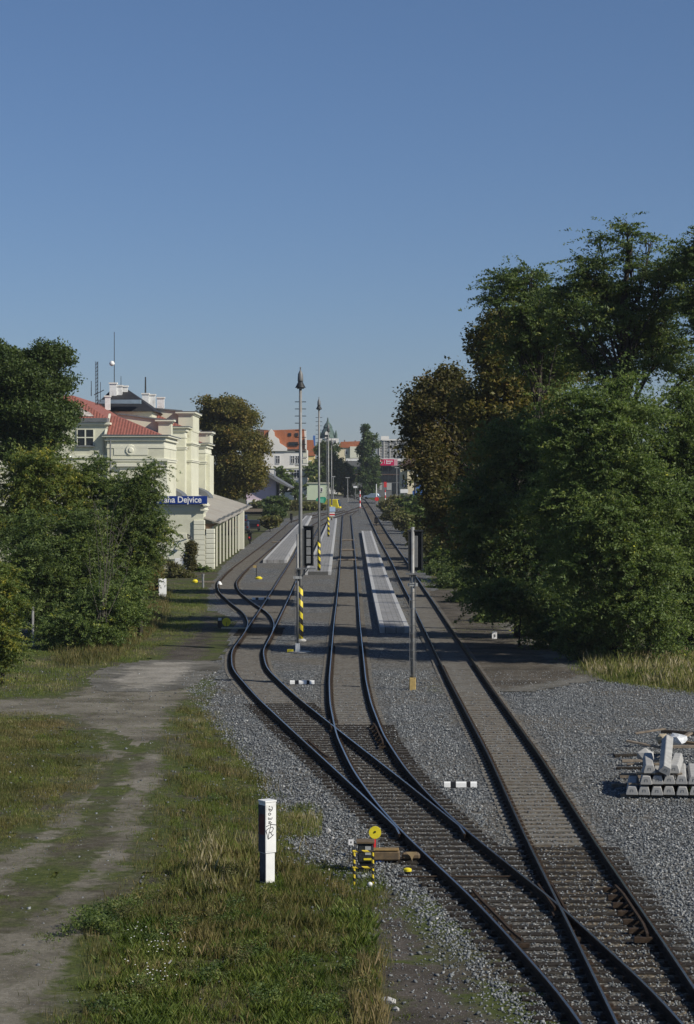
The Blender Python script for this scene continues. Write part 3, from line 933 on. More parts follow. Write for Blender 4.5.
# ------------------------------------------------------------------ fouling markers on the ballast
def marker(u0, u1, v, label):
    a, b = G(u0, v, .1), G(u1, v, .1)
    L = b.x - a.x
    t = empty('fouling_marker', ((a.x + b.x) / 2, a.y, T(a.y) + .02), label, 'track marker', 'white and black clearance markers')
    for k, (p0, p1, m) in enumerate(((0, .2, 'white'), (.2, .36, 'black'), (.36, .68, 'white'), (.68, .8, 'black'), (.8, 1, 'white'))):
        mb = MB(); x0 = -L / 2 + L * p0; x1 = -L / 2 + L * p1 - .004
        mb.prism([(x0, -.08, .0), (x0, .08, .0), (x0, .065, .11), (x0, .03, .145), (x0, -.03, .145), (x0, -.065, .11)], (x1 - x0, 0, 0))
        mb.build('white_section' if m == 'white' else 'black_section', M[m], t)
marker(444, 477, 784, 'white and black clearance marker between middle and main track, nearest of the three')
marker(290, 314.5, 682, 'white and black clearance marker below the nearest lamp mast')
marker(252, 270, 598.5, 'small white clearance marker between the siding and the winding track')

# ------------------------------------------------------------------ point indicators
def indicator(u, v, label, disc_v, pole=True, du=0):
    b = G(u, v)
    t = empty('point_lever', b, label, 'point lever', 'yellow point levers beside the switches')
    h = P(u, disc_v, b.y).z - b.z
    mb = MB()
    mb.tube([(0, 0, 0), (0, 0, h)], .035, 8); mb.build('post', M['darkmetal'], t)
    mb = MB(); mb.tube([(du, -.03, h), (du, .03, h)], .24, 18); mb.build('weight_disc', M['yellow'], t)
    mb = MB(); mb.box(-.5, -.25, -.1, .1, .08, .48); mb.build('lantern', M['darkmetal'], t, bevel=.03)
    mb = MB(); mb.box(-.46, -.29, -.11, .09, .485, .62); mb.build('lantern_cap', M['white'], t)
    mb = MB(); mb.box(-.3, 1.1, -.14, .14, .0, .1); mb.build('base_board', plain('pale_timber', (.45, .40, .27), .8, var=.15), t)
    return t
indicator(226.5, 629, 'yellow disc point lever with white-capped lantern on the path edge', 622)
b = G(256.5, 579)
t = empty('point_lever', b, 'small point lever with two yellow weights inside the siding curve', 'point lever', 'yellow point levers beside the switches')
mb = MB(); mb.tube([(0, 0, 0), (0, 0, 1.15)], .04, 8); mb.build('post', M['darkmetal'], t)
mb = MB(); mb.box(-.28, .0, -.08, .08, .95, 1.15); mb.build('flag_plate', M['ochre'], t)
mb = MB(); mb.lathe([(.28, 0), (.3, .1), (.12, .22)], 12, (.2, 0, 0)); mb.build('weight', M['yellow'], t)
b = G(195, 582.5)
t = empty('point_lever', b, 'low yellow point weight with a pale board in the grass by the vine', 'point lever', 'yellow point levers beside the switches')
mb = MB(); mb.lathe([(.22, 0), (.25, .12), (.14, .25)], 12); mb.build('weight', M['yellow'], t)
mb = MB(); mb.box(.3, 1.6, -.15, .15, 0, .1); mb.build('base_board', M['wood'], t)
b = G(219.5, 585)
mb = MB(); mb.lathe([(.22, 0), (.2, .1), (.06, .3)], 10); o = mb.build('switch_lantern', M['white'], None, b); tag(o, 'white capped switch lantern touching the siding rail at its sharpest bend', 'switch lantern')

# near point machine ---------------------------------------------------
b = G(363.5, 885)
gf = empty('guard_frame', b, 'yellow and black striped tubular guard frame in front of the point machine', 'guard frame')
for x in (-.19, .19):
    mb = MB(); mb.tube([(0, 0, 0), (0, 0, .70)], .026, 10); mb.build('leg', M['stripe_small'], gf, (x, 0, 0))
for z in (.69, .36):
    mb = MB(); mb.tube([(-.22, 0, 0), (.22, 0, 0)], .026, 10); mb.build('crossbar', M['stripe_small'], gf, (0, -.004, z))
for x in (-.19, .19):
    mb = MB(); mb.tube([(0, 0, .68), (0, .55, .68), (0, .6, .3)], .02, 8); mb.build('side_rail', M['stripe_small'], gf, (x, 0, 0))
b = G(366, 872)
cb = empty('control_box', b, 'dark point control box with a pale door plate behind the striped frame', 'control box')
mb = MB(); mb.box(-.17, .15, -.1, .25, .22, .62); mb.build('housing', M['darkmetal'], cb, bevel=.02)
mb = MB(); mb.box(-.02, .10, -.112, -.1025, .38, .56); mb.build('door_plate', M['palepanel'], cb)
mb = MB(); mb.box(-.05, .12, -.115, -.104, .27, .31); mb.build('label_plate', M['yellow'], cb)
mb = MB(); mb.box(-.2, .18, -.14, .28, .625, .66); mb.build('lid', M['machine'], cb)
mb = MB(); mb.box(-.14, .12, -.06, .22, .0, .218); mb.build('pedestal', M['black'], cb)
b = G(375, 858)
ds = empty('lever_disc', b, 'large yellow disc on a short red and grey stand beside the point machine', 'lever weight')
mb = MB(); mb.tube([(0, -.03, .56), (0, .03, .56)], .135, 24); mb.build('disc', M['yellow'], ds)
mb = MB(); mb.tube([(0, -.045, .58), (0, -.032, .58)], .022, 10); mb.build('bolt', M['black'], ds)
mb = MB(); mb.tube([(-.015, 0, .42), (-.02, 0, .2)], .032, 8); mb.build('red_rod', M['red'], ds)
mb = MB(); mb.tube([(.03, .03, .44), (.04, .03, .02)], .018, 8); mb.build('stand', M['greymetal'], ds)
mb = MB(); mb.tube([(-.05, .02, .44), (-.3, .05, .3)], .022, 8); mb.build('lever_arm', M['darkmetal'], ds)
b = G(351, 866)
sg2 = empty('number_plate', b, 'small white number plate on two thin dark legs left of the frame', 'number plate')
mb = MB(); mb.box(-.055, .055, -.012, .012, .45, .57); mb.build('plate', M['whiteclean'], sg2)
mb = MB(); mb.box(-.012, .014, -.0145, -.0125, .49, .53); mb.build('mark', M['black'], sg2)
for x in (-.03, .03):
    mb = MB(); mb.box(-.008, .008, -.006, .006, 0, .45); mb.build('leg', M['black'], sg2, (x, 0, 0))
b = G(360, 850)
mb = MB(); mb.tube([(0, 0, 0), (0, 0, .62)], .01, 6); mb.lathe([(.03, 0), (.03, .06)], 8)
tag(mb.build('marker_rod', M['black'], None, b), 'thin black rod standing between number plate and yellow disc', 'rod')
a = G(373, 862); bb = G(421, 862)
pm = empty('point_machine', (a.x, a.y, 0), 'brown steel point machine with rods reaching under the rail', 'point machine')
Lm = bb.x - a.x
mb = MB(); mb.box(0, .58, -.14, .14, .05, .26); mb.build('housing', M['machine'], pm, bevel=.03)
mb = MB(); mb.box(-.01, .56, -.15, .15, .265, .29); mb.build('cover', plain('ochre_brown', (.24, .16, .06), .6, var=.2), pm, bevel=.01)
mb = MB(); mb.box(.62, 1.02, -.08, .12, .06, .2); mb.build('motor', M['machine'], pm, bevel=.04)
mb = MB(); mb.tube([(1.1, 0, .14), (Lm + .3, .02, .1)], .03, 8); mb.build('drive_rod', M['rustplate'], pm)
mb = MB(); mb.tube([(1.1, .12, .12), (Lm + .3, .14, .1)], .022, 8); mb.build('detector_rod', M['rustplate'], pm)
mb = MB(); mb.prism([(.70, -.125, .24), (.95, -.125, .24), (.88, -.125, .15), (.84, -.125, .05), (.80, -.125, .15)], (0, .02, 0)); mb.build('bracket', plain('pale_brown_bracket', (.34, .25, .13), .7, var=.2), pm)
mb = MB(); mb.box(.05, 1.5, -.05, .1, -.02, .045); mb.build('bearer', M['wood_sleeper'], pm)
b = G(380, 863)
mb = MB(); mb.prism([(-.1, 0, .0), (.08, .02, .0), (.09, .05, .12), (-.02, .06, .15), (-.11, .03, .1)], (0, .1, .02))
tag(mb.build('blue_bag', plain('crumpled_blue_film', (.04, .13, .46), .4, var=.4, scale=14), None, b, bevel=.02), 'crumpled blue scrap lying below the point machine', 'scrap')
b = G(407.5, 875)
t = empty('cable_cap', b, 'small yellow cap on a black stub on the gravel right of the point machine', 'cable cap')
mb = MB(); mb.lathe([(.05, 0), (.07, .08)], 12); mb.build('stub', M['black'], t)
mb = MB(); mb.lathe([(.085, .082), (.085, .13), (.04, .15)], 14); mb.build('cap', M['yellow'], t)
b = G(370, 887)
mb = MB(); mb.lathe([(.03, 0), (.055, .04), (.05, .08), (.02, .1)], 10)
tag(mb.build('white_knob', M['white'], None, b, smooth=True), 'round white knob at the foot of the striped frame', 'knob')

# ------------------------------------------------------------------ white cabinet with graffiti
b = G(266.5, 882)
cab = empty('trackside_cabinet', b, 'narrow white metal cabinet with black graffiti standing in the grass', 'cabinet', rz=R(34))
mb = MB(); mb.box(-.11, .11, -.15, .08, 0, .62); mb.build('plinth', M['white'], cab, bevel=.008)
mb = MB(); mb.box(-.13, .13, -.17, .10, .622, 1.66); cbx = mb.build('cabinet_body', M['white'], cab, bevel=.008)
mb = MB(); mb.box(-.14, .14, -.18, .11, 1.663, 1.70); mb.build('lid', M['white'], cab, bevel=.006)
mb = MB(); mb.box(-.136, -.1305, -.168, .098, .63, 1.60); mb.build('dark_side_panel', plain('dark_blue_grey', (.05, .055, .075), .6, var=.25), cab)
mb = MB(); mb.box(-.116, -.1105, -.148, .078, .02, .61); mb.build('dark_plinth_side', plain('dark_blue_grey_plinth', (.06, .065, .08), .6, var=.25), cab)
mb = MB(); mb.box(-.1395, -.1365, -.15, .06, 1.0, 1.42); mb.build('rust_stain', plain('rust_red', (.12, .035, .03), .8, var=.3), cab)
mb = MB(); mb.box(-.11, .11, -.1735, -.1705, .66, 1.62); mb.build('door', M['white'], cab)
def scrawl(strokes, parent, y, w=.011):
    mb = MB()
    for s in strokes:
        for i in range(len(s) - 1):
            a, c = Vector((s[i][0], y, s[i][1])), Vector((s[i + 1][0], y, s[i + 1][1]))
            d = (c - a).normalized(); nrm = Vector((-d.z, 0, d.x)) * w * (1 - .25 * (i % 2))
            a -= d * w * .5; c += d * w * .5
            vs = [a + nrm, a - nrm, c - nrm, c + nrm]
            mb.add(vs, [(0, 1, 2, 3)])
    return mb.build('graffiti', M['black'], parent)
def gp(px, py):   # enlargement pixel -> door plane
    return ((px - 248) / 88 * .24, 1.70 - (py - 160) / 85.3 * .172 )
scr = [[(238, 215), (232, 222)], [(255, 222), (262, 240), (255, 262), (240, 268), (232, 258), (228, 240)], [(228, 240), (244, 252), (262, 250)],
       [(226, 290), (236, 284), (247, 292), (246, 303), (236, 308), (226, 302), (226, 290)],
       [(228, 330), (224, 345), (232, 352), (240, 338), (246, 352), (258, 345), (258, 330)],
       [(224, 375), (244, 372), (226, 392), (256, 385)], [(208, 420), (225, 412), (246, 402), (290, 412)],
       [(246, 396), (244, 430), (232, 480), (222, 548)], [(205, 462), (228, 440), (262, 430), (270, 450), (258, 478), (236, 486)],
       [(244, 484), (262, 520), (272, 508)], [(206, 468), (214, 500), (222, 550), (250, 530), (270, 510)]]
scrawl([[gp(*q) for q in s] for s in scr], cab, -.1752, .008)

b = G(162.3, 597.5)
c2 = empty('trackside_cabinet', b, 'plain white utility cabinet in the grass left of the station platform', 'cabinet', rz=R(12))
mb = MB(); mb.box(-.27, .27, -.16, .16, 0, .22); mb.build('plinth', M['concrete'], c2)
mb = MB(); mb.box(-.28, .28, -.17, .17, .222, 1.36); mb.build('cabinet_body', M['white'], c2, bevel=.015)
mb = MB(); mb.box(-.24, .24, -.176, -.1715, .28, 1.3); d_ = mb.build('door', M['white'], c2)
mb = MB(); mb.box(.15, .19, -.19, -.177, .75, .9); mb.build('handle', M['greymetal'], d_)
mb = MB(); mb.box(-.1, .1, -.1775, -.1765, 1.1, 1.2); mb.build('label_plate', M['greymetal'], d_)
b = G(182, 570)
t = empty('trackside_cabinet', b, 'stepped white equipment cabinet against the station end wall', 'cabinet')
mb = MB(); mb.box(-.65, .2, -.3, .3, 0, 1.1); mb.build('low_box', M['white'], t, bevel=.02)
mb = MB(); mb.box(.205, .6, -.3, .3, 0, 1.75); mb.build('tall_box', M['white'], t, bevel=.02)
b = G(494.5, 640)
t = empty('kilometre_sign', b, 'small white board with a dark mark low in the shade under the trees', 'sign')
mb = MB(); mb.box(-.13, .13, -.015, .015, .06, .45); mb.build('board', M['whiteclean'], t)
mb = MB(); mb.box(-.05, .05, -.018, -.0155, .17, .30); mb.build('mark', M['greymetal'], t)
mb = MB(); mb.box(-.03, .03, .02, .06, 0, .3); mb.build('post', M['greymetal'], t)
# grey marker slab beside the vine
b = G(203, 588)
tag((lambda m: (m.tube([(0, 0, 0), (0, 0, .9)], .09, 8), m.lathe([(.1, .9), (.12, 1.1)], 8), m)[-1])(MB()).build('marker_post', M['galv'], None, b), 'short grey post beside the vine at the platform end', 'post')
b = G(33, 646)
tag((lambda m: (m.box(-.05, .05, -.05, .05, 0, 2.0), m)[-1])(MB()).build('fence_post', M['concrete'], None, b, bevel=.01), 'pale concrete post at the edge of the left shrubs', 'post')

# white distance heads along the right side
for u, v, s, lb in ((403.2, 533.5, .4, 'white triangular marker stone nearest the signal on the right'), (391, 519.5, .5, 'round white marker head on the slope beside the main track'), (383, 510.5, .4, 'pale greenish marker head far along the main track')):
    b = G(u, v)
    mb = MB()
    if 'triang' in lb: mb.lathe([(.3, 0), (.28, .2), (.05, .55)], 4)
    else: mb.lathe([(.06, 0), (.06, .35), (s * .7, .4), (s, .62), (s * .9, .95), (s * .4, 1.12)], 10)
    tag(mb.build('marker_stone', M['white'], None, b), lb, 'marker')
# dwarf signals
def dwarf(u, v, label, h=1.3, w=.35, red=True):
    b = G(u, v)
    t = empty('dwarf_signal', b, label, 'dwarf signal', 'black dwarf signals')
    mb = MB(); mb.box(-w, w, -.2, .2, h * .35, h); mb.build('lamp_case', M['black'], t, bevel=.06)
    mb = MB(); mb.tube([(0, 0, 0), (0, 0, h * .36)], .09, 8); mb.build('post', M['black'], t)
    mb = MB(); mb.box(-w * 1.05, w * 1.05, -.3, .1, h + .003, h + .05); mb.build('hood', M['black'], t)
    if red:
        mb = MB(); mb.lathe([(.09, 0), (.12, .12), (.05, .2)], 8, (-.1, -.26, h * .55)); mb.build('reflector', M['red'], t)
    return t
dwarf(250, 544, 'black dwarf signal beside the canopy end of the siding', 1.25, .24)
dwarf(376.3, 526, 'dark dwarf signal standing at the main track far beyond the right platform', 1.3, .3, False)
dwarf(291.3, 523, 'dark dwarf signal at the far end of the station platform', 1.5, .22, False)
# ------------------------------------------------------------------ stack of concrete sleepers
def block(r):
    """one pre-cast sleeper, end face towards -y, resting on z = 0"""
    mb = MB()
    w0, w1, h, L = .15, .105, .215, 2.55
    prof = [(-w0, 0), (w0, 0), (w0, .05), (w1, h - .015), (w1 - .02, h), (-w1 + .02, h), (-w1, h - .015), (-w0, .05)]
    mb.prism([(x, 0, z) for x, z in prof], (0, L, 0))
    return mb
bm_ = block(rnd).mesh('concrete_sleeper', [M['concrete']], bevel=.008)
mk = MB()
for x in (-.035, .03): mk.box(x - .009, x + .009, -.004, .0, .075, .135)
mk.box(-.035, .03, -.004, -.0001, .13, .142)
mark_me = mk.mesh('stamped_mark', M['greymetal'])
s0 = G(632, 799)
px = 1 / (F / s0.y)
ORD = ['first', 'second', 'third', 'fourth', 'fifth', 'sixth', 'seventh']
def csleeper(x, y, z, label, rot=(0, 0, 0)):
    t = link('concrete_sleeper', bm_, None, (x, y, z), (rot[0], rot[1], rot[2] - R(8.5)))
    tag(t, label, 'concrete sleeper', 'concrete sleepers stacked on the gravel')
    link('stamped_mark', mark_me, t)
def ux(u): return s0.x + (u - 632) * px
for i, u in enumerate((632, 644.2, 656.8, 669.2, 682.2, 695.5, 708)):
    csleeper(ux(u), s0.y + rnd.uniform(-.05, .05), .10, 'concrete sleeper in the bottom row of the stack, %s from the left' % ORD[i], (0, 0, rnd.uniform(-.01, .01)))
for i, u in enumerate((646.0, 657.8, 669.8, 682.0, 694.5, 706)):
    csleeper(ux(u), s0.y + rnd.uniform(-.03, .1), .375, 'concrete sleeper in the second row of the stack, %s from the left' % ORD[i], (0, 0, rnd.uniform(-.012, .012)))
for i, u in enumerate((650.2, 674.5)):
    csleeper(ux(u), s0.y + rnd.uniform(.05, .15), .65, 'concrete sleeper in the third row, %s the tilted top one' % ('left of' if i == 0 else 'right of'), (0, 0, (.02, -.05)[i]))
csleeper(ux(663.5), s0.y - .05, .66, 'bright concrete sleeper lying tilted on the top of the stack', (R(13), R(26), R(4)))
# battens between the rows
for k, (z, lb) in enumerate(((.012, 'timber batten under the bottom row of sleepers'), (.328, 'timber batten between the bottom and second rows of sleepers'), (.602, 'timber batten between the second and third rows of sleepers'))):
    for yy_, w_ in ((.25, 'front'), (2.1, 'rear')):
        mb = MB(); x0 = ux(622 + 8 * k) ; x1 = ux(712 - 14 * k)
        mb.box(x0, x1, s0.y + yy_, s0.y + yy_ + .1, z, z + (.085 if k == 0 else .045))
        tag(mb.build('timber_batten', M['wood'], None), lb + ', ' + w_ + ' one', 'batten', 'timber battens in the sleeper stack')
# scrap around the stack
def plank(u, v, L, w, h, rz, ry, z, label, mat='wood'):
    b = G(u, v)
    mb = MB(); mb.box(-L / 2, L / 2, -w / 2, w / 2, 0, h)
    tag(mb.build('scrap_plank', M[mat], None, (b.x, b.y, z), (0, ry, rz), bevel=.008), label, 'plank', 'scrap timber behind the sleeper stack')
plank(640, 766, 1.1, .16, .07, R(6), 0, .12, 'pale plank lying flat left behind the sleeper stack')
plank(634, 779, .8, .2, .1, R(-4), 0, .03, 'short dark plank left of the second sleeper row')
plank(644, 757, 1.1, .14, .06, R(-18), R(9), .35, 'dark tilted plank on the scrap pile left of the top sleeper')
plank(650, 748, 1.0, .15, .05, R(12), R(-7), .5, 'pale thin plank across the top of the scrap pile')
plank(680, 757, 1.0, .16, .06, R(35), R(-20), .5, 'tan plank leaning right behind the top sleeper')
plank(688, 767, 1.6, .18, .08, R(3), 0, .55, 'pale plank lying across the right of the scrap pile')
plank(690, 748, 1.8, .2, .1, R(-8), R(4), .4, 'dark plank farthest back on the right of the scrap pile', 'wood_sleeper')
plank(628, 757, .9, .16, .07, R(14), 0, .02, 'broken dark plank on the gravel farthest left of the scrap', 'wood_sleeper')
plank(686, 757, 1.3, .16, .08, R(-25), R(6), .4, 'brown plank crossing behind the film bundle', 'machine')
plank(632, 769.5, .9, .12, .05, R(2), 0, .02, 'thin dark plank on the gravel near the left scrap', 'wood_sleeper')
def lump(name, u, v, z, s, mat, label, cat, seed, sub=2):
    r = random.Random(seed)
    bm = bmesh.new(); bmesh.ops.create_icosphere(bm, subdivisions=sub, radius=1)
    for q in bm.verts:
        k = 1 + r.uniform(-.2, .2)
        q.co = Vector((q.co.x * s[0] * k, q.co.y * s[1] * k, q.co.z * s[2] * k))
    me = bpy.data.meshes.new(name); bm.to_mesh(me); bm.free(); me.materials.append(mat)
    b = G(u, v)
    return tag(link(name, me, None, (b.x, b.y, z)), label, cat)
lump('film_bundle', 677.5, 760, .62, (.26, .4, .17), M['film'], 'crumpled pale film bundle on the pile right of the tilted sleeper', 'bundle', 3)
lump('rubble_chunk', 662, 757, .55, (.2, .3, .16), plain('ochre_rubble', (.38, .32, .22), .9, var=.3), 'ochre chunk of rubble behind the tilted sleeper', 'rubble', 4)
lump('yellow_sack', 692.5, 797, .13, (.13, .13, .14), plain('yellow_green_sack', (.62, .60, .06), .5, var=.3, scale=12), 'bright yellow sack at the right front of the sleeper stack', 'sack', 5)
lump('concrete_chunk', 645, 762, .2, (.3, .25, .2), M['concrete'], 'broken grey concrete chunk in the scrap left of the stack', 'rubble', 6, 1)
lump('concrete_chunk', 387, 1003, .02, (.16, .12, .09), M['concrete'], 'flat pale broken concrete slab in the grass by the bottom edge', 'rubble', 8, 1)
lump('concrete_chunk', 396, 1011, .02, (.07, .07, .06), M['concrete'], 'small pale stone beside the broken slab at the bottom edge', 'rubble', 9, 1)
lump('concrete_chunk', 328, 832, .02, (.09, .07, .07), M['concrete'], 'single pale stone at the gravel edge above the striped frame', 'rubble', 10, 1)

# ------------------------------------------------------------------ station building
YS = 198.0
st = empty('station_building', (-17, YS, T(YS)), 'cream station building with red roofs, dark slate roof and platform canopy', 'building')
inv = Matrix.Translation(-Vector(st.location))
def sp(mb, name, mat, parent=None, **k):
    o = mb.build(name, mat, parent or st, **k)
    if parent is None: o.matrix_parent_inverse = inv
    return o
def zat(v, y): return P(347, v, y).z
def bx(name, mat, x0, x1, y0, y1, z0, z1, parent=None, bevel=0.0):
    mb = MB(); mb.box(x0, x1, y0, y1, z0, z1); return sp(mb, name, mat, parent, bevel=bevel)
def cornice(mb, x0, x1, y0, y1, z, lay):
    """stepped moulding round a block: lay = [(height, projection)]"""
    for h, p in lay:
        mb.box(x0 - p, x1 + p, y0 - p, y1 + p, z, z + h - .002); z += h
XW = -17.25                                               # long wall on the track side
# ground-floor wing in front
zw = zat(503, 195)
bx('ground_floor', M['plaster'], -34, -13.35, 195.2, 198.6, -.3, zw - .9)
bx('ground_floor', M['plaster'], -34, -15.6, 198.61, 246, -.3, zw - .92)
mb = MB(); cornice(mb, -34, -13.35, 195.2, 199.5, zw - .898, [(.18, .08), (.12, .2), (.3, .12), (.14, .32), (.15, .2)]); sp(mb, 'cornice', M['plaster2'])
mb = MB()
for k in range(11):                                      # rusticated corner pilaster
    mb.box(-14.25, -13.22, 195.0, 196.1, -.3 + k * .47, -.3 + k * .47 + .44)
sp(mb, 'corner_pilaster', M['plaster2'], bevel=.03)
mb = MB()
for k in range(9): mb.box(-13.1, -12.32, 195.0, 196.0, -.1 + k * .46, -.1 + k * .46 + .43)
sp(mb, 'canopy_pilaster', M['plaster2'], bevel=.03)
bx('wall_panel', M['plaster2'], -19.8, -14.9, 195.10, 195.198, 1.2, 3.6)
bx('plinth', M['plaster_base'], -34, -13.3, 195.05, 195.198, -.3, .7)
# main block and its pavilions: (x0, x1, y0, y1, wall top)
z1 = zat(437, YS)
def pavilion(x0, x1, y0, y1, zt, zb, hipdir=1):
    bx('upper_wall', M['plaster'], x0, x1, y0, y1, zb, zt - 1.0)
    mb = MB(); cornice(mb, x0, x1, y0, y1, zt - .998, [(.2, .06), (.5, .02), (.16, .22), (.2, .12), (.12, .45)]); sp(mb, 'cornice', M['plaster2'])
    mb = MB(); mb.box(x0 - .5, x1 + .5, y0 - .5, y1 + .5, zt + .184, zt + .26); sp(mb, 'gutter', M['lead'])
    mb = MB(); mb.box(x0 - .09, x1 + .09, y0 - .09, y1 + .09, zt - 2.25, zt - 2.05); mb.box(x0 - .16, x1 + .16, y0 - .16, y1 + .16, zt - 2.048, zt - 1.95); sp(mb, 'string_course', M['plaster2'])
def hip(name, mat, x0, x1, y0, y1, z0, rise, run):
    """hip roof with the ridge along y and a flat far end hidden behind the next block"""
    mb = MB()
    xm = (x0 + x1) / 2 if run is None else x1 - run
    rx0 = xm if run is None else x0
    vs = [(x0, y0, z0), (x1, y0, z0), (x1, y1, z0), (x0, y1, z0), (rx0, y0 + (run or (x1 - x0) / 2) * .8, z0 + rise), (xm, y0 + (run or (x1 - x0) / 2) * .8, z0 + rise), (xm, y1, z0 + rise), (rx0, y1, z0 + rise)]
    mb.add(vs, [(0, 1, 5, 4), (1, 2, 6, 5), (3, 0, 4, 7), (2, 3, 7, 6), (4, 5, 6, 7), (3, 2, 1, 0)])
    return sp(mb, name, mat)
zA, zB = zat(421, 200), zat(437.5, 198)
# rear-left wing A (set back 1.2 m) and near pavilion B
bx('upper_wall', M['plaster'], -38, -22.62, 198.4, 252, zw - .05, zA - .5)
mb = MB(); cornice(mb, -38, -22.62, 198.4, 252, zA - .498, [(.12, .1), (.2, .25)]); sp(mb, 'cornice', M['plaster2'])
bx('gutter', M['lead'], -38.5, -22.63, 198.0, 252.3, zA - .15, zA + .22)
bx('string_course', M['plaster2'], -38, -22.64, 198.25, 198.398, zat(458, 199.4), zat(455, 199.4))
hip('red_roof', M['redroof'], -38.3, -22.62, 198.2, 252, zA + .225, 2.25, 3.6)
mb = MB(); zr_ = zA + .28; rr_ = lambda x, t: (x, 198.25 + t * 2.8, zr_ + t * 2.25); mb.prism([rr_(-25.6, .04), rr_(-23.9, .04), rr_(-24.3, .2), rr_(-24.9, .3), rr_(-25.4, .5), rr_(-26.2, .45)], (0, -.03, .05)); sp(mb, 'patched_sheets', M['patina'])
pavilion(-22.6, XW, YS, 212, zB, zw - .05)
hip('red_roof', M['redroof'], -22.6, XW - .35, YS - .3, 212, zB + .27, 1.85, 4.4)
# attic parapet of the near pavilion, stepping down towards the tracks
def attic(x0, x1, y, z0, zl, zr, capw=.2):
    mb = MB(); mb.prism([(x0, y, z0), (x1, y, z0), (x1, y, zr), (x0, y, zl)], (0, .5, 0)); sp(mb, 'attic_parapet', M['plaster'])
    mb = MB(); mb.prism([(x0, y - capw, zl + .003), (x1 + .1, y - capw, zr + .003), (x1 + .1, y - capw, zr + .14), (x0, y - capw, zl + .14)], (0, .5 + 2 * capw, 0)); sp(mb, 'attic_cap', M['lead'])
attic(-22.4, XW - .6, 205.5, zB, zat(414.5, 205.5), zat(420.5, 205.5))
def turret(x0, x1, y0, y1, z0, zt, capz):
    bx('attic_pier', M['plaster'], x0, x1, y0, y1, z0, zt)
    mb = MB(); mb.box(x0 - .12, x1 + .12, y0 - .12, y1 + .12, zt + .002, zt + .16); mb.box(x0 - .3, x1 + .3, y0 - .3, y1 + .3, zt + .162, zt + .34); sp(mb, 'pier_cap', M['plaster2'])
    bx('pier_cover', M['lead'], x0 - .34, x1 + .34, y0 - .34, y1 + .34, zt + .342, zt + .40)
turret(-18.4, XW + .1, 204.9, 206.6, zB + .27, zat(423, 205), 0)
# rosette, frieze holes and pediment on the near pavilion front
mb = MB(); mb.tube([P(131, 450, YS - .02), P(131, 450, YS - .10)], [.52, .46], 20); ro = sp(mb, 'rosette', M['plaster2'], smooth=False)
mb = MB(); mb.tube([P(131, 450, YS - .12), P(131, 450, YS - .20)], [.26, .18], 14); sp(mb, 'rosette_boss', M['plaster2'], None)
def fbx(name, mat, u0, u1, v0, v1, y, t=.09):
    a, b = P(u0, v1, y), P(u1, v0, y)
    return bx(name, mat, a.x, b.x, y - t, y - .002, a.z, b.z)
fbx('frieze_panel', M['plaster2'], 114, 148, 446, 455, YS, .05)
fbx('window_pediment', M['plaster2'], 117, 143, 463.5, 466.5, YS, .35)
fbx('window_surround', M['plaster2'], 120, 140, 467, 490, YS, .12)
fbx('blind_panel', M['plaster'], 123, 137, 470, 489, YS - .12, .02)
fbx('pilaster', M['plaster2'], 156, 167.5, 460, 499, YS, .14)
for k in range(5): fbx('frieze_slot', M['black'], 157.6 + k * 1.9, 158.7 + k * 1.9, 463.5, 465.2, YS - .14, .012)
for k in range(5): fbx('frieze_slot', M['greymetal'], 157.6 + k * 1.9, 158.5 + k * 1.9, 467.2, 468.6, YS - .14, .012)
fbx('pilaster_capital', M['plaster2'], 155, 168, 458.8, 461, YS - .1, .2)
mb = MB(); yr_ = YS - .3; mb.prism([(-22.82, yr_, zB + .3), (-22.62, yr_, zB + .3), (-22.62, yr_ + 3.5, zB + 2.2), (-22.82, yr_ + 3.5, zB + 2.2)], (0, .05, .16)); sp(mb, 'roof_verge', M['plaster2'])
# window of the rear-left wing
a_, b_ = P(79, 445.5, 199.4), P(94.5, 430, 199.4)
wf = bx('window', M['glass'], a_.x, b_.x, 198.36, 198.396, a_.z, b_.z)
mb = MB(); cx, cz = (a_.x + b_.x) / 2, (a_.z + b_.z) / 2
mb.box(cx - .06, cx + .06, 198.30, 198.352, a_.z, b_.z); mb.box(a_.x, cx - .061, 198.30, 198.352, cz - .05, cz + .05); mb.box(cx + .061, b_.x, 198.30, 198.352, cz - .05, cz + .05)
for (q0, q1) in ((a_.x - .08, a_.x - .001), (b_.x + .001, b_.x + .08)): mb.box(q0, q1, 198.30, 198.398, a_.z, b_.z)
fr = sp(mb, 'window_frame', M['plaster2']); fr.parent = wf; fr.matrix_parent_inverse = Matrix.Identity(4)
sl = bx('sill', M['lead'], a_.x - .15, b_.x + .15, 198.12, 198.398, a_.z - .14, a_.z - .003)
sl.parent = wf; sl.matrix_parent_inverse = Matrix.Identity(4)
for u, mt in ((110.3, 'lead'), (103.4, 'plaster_base')):
    mb = MB(); q = P(u, 440, 198.3 if u < 108 else 197.6); mb.tube([(q.x, q.y, zw), (q.x, q.y, zB - .2)], .07, 8); sp(mb, 'downpipe', M[mt])
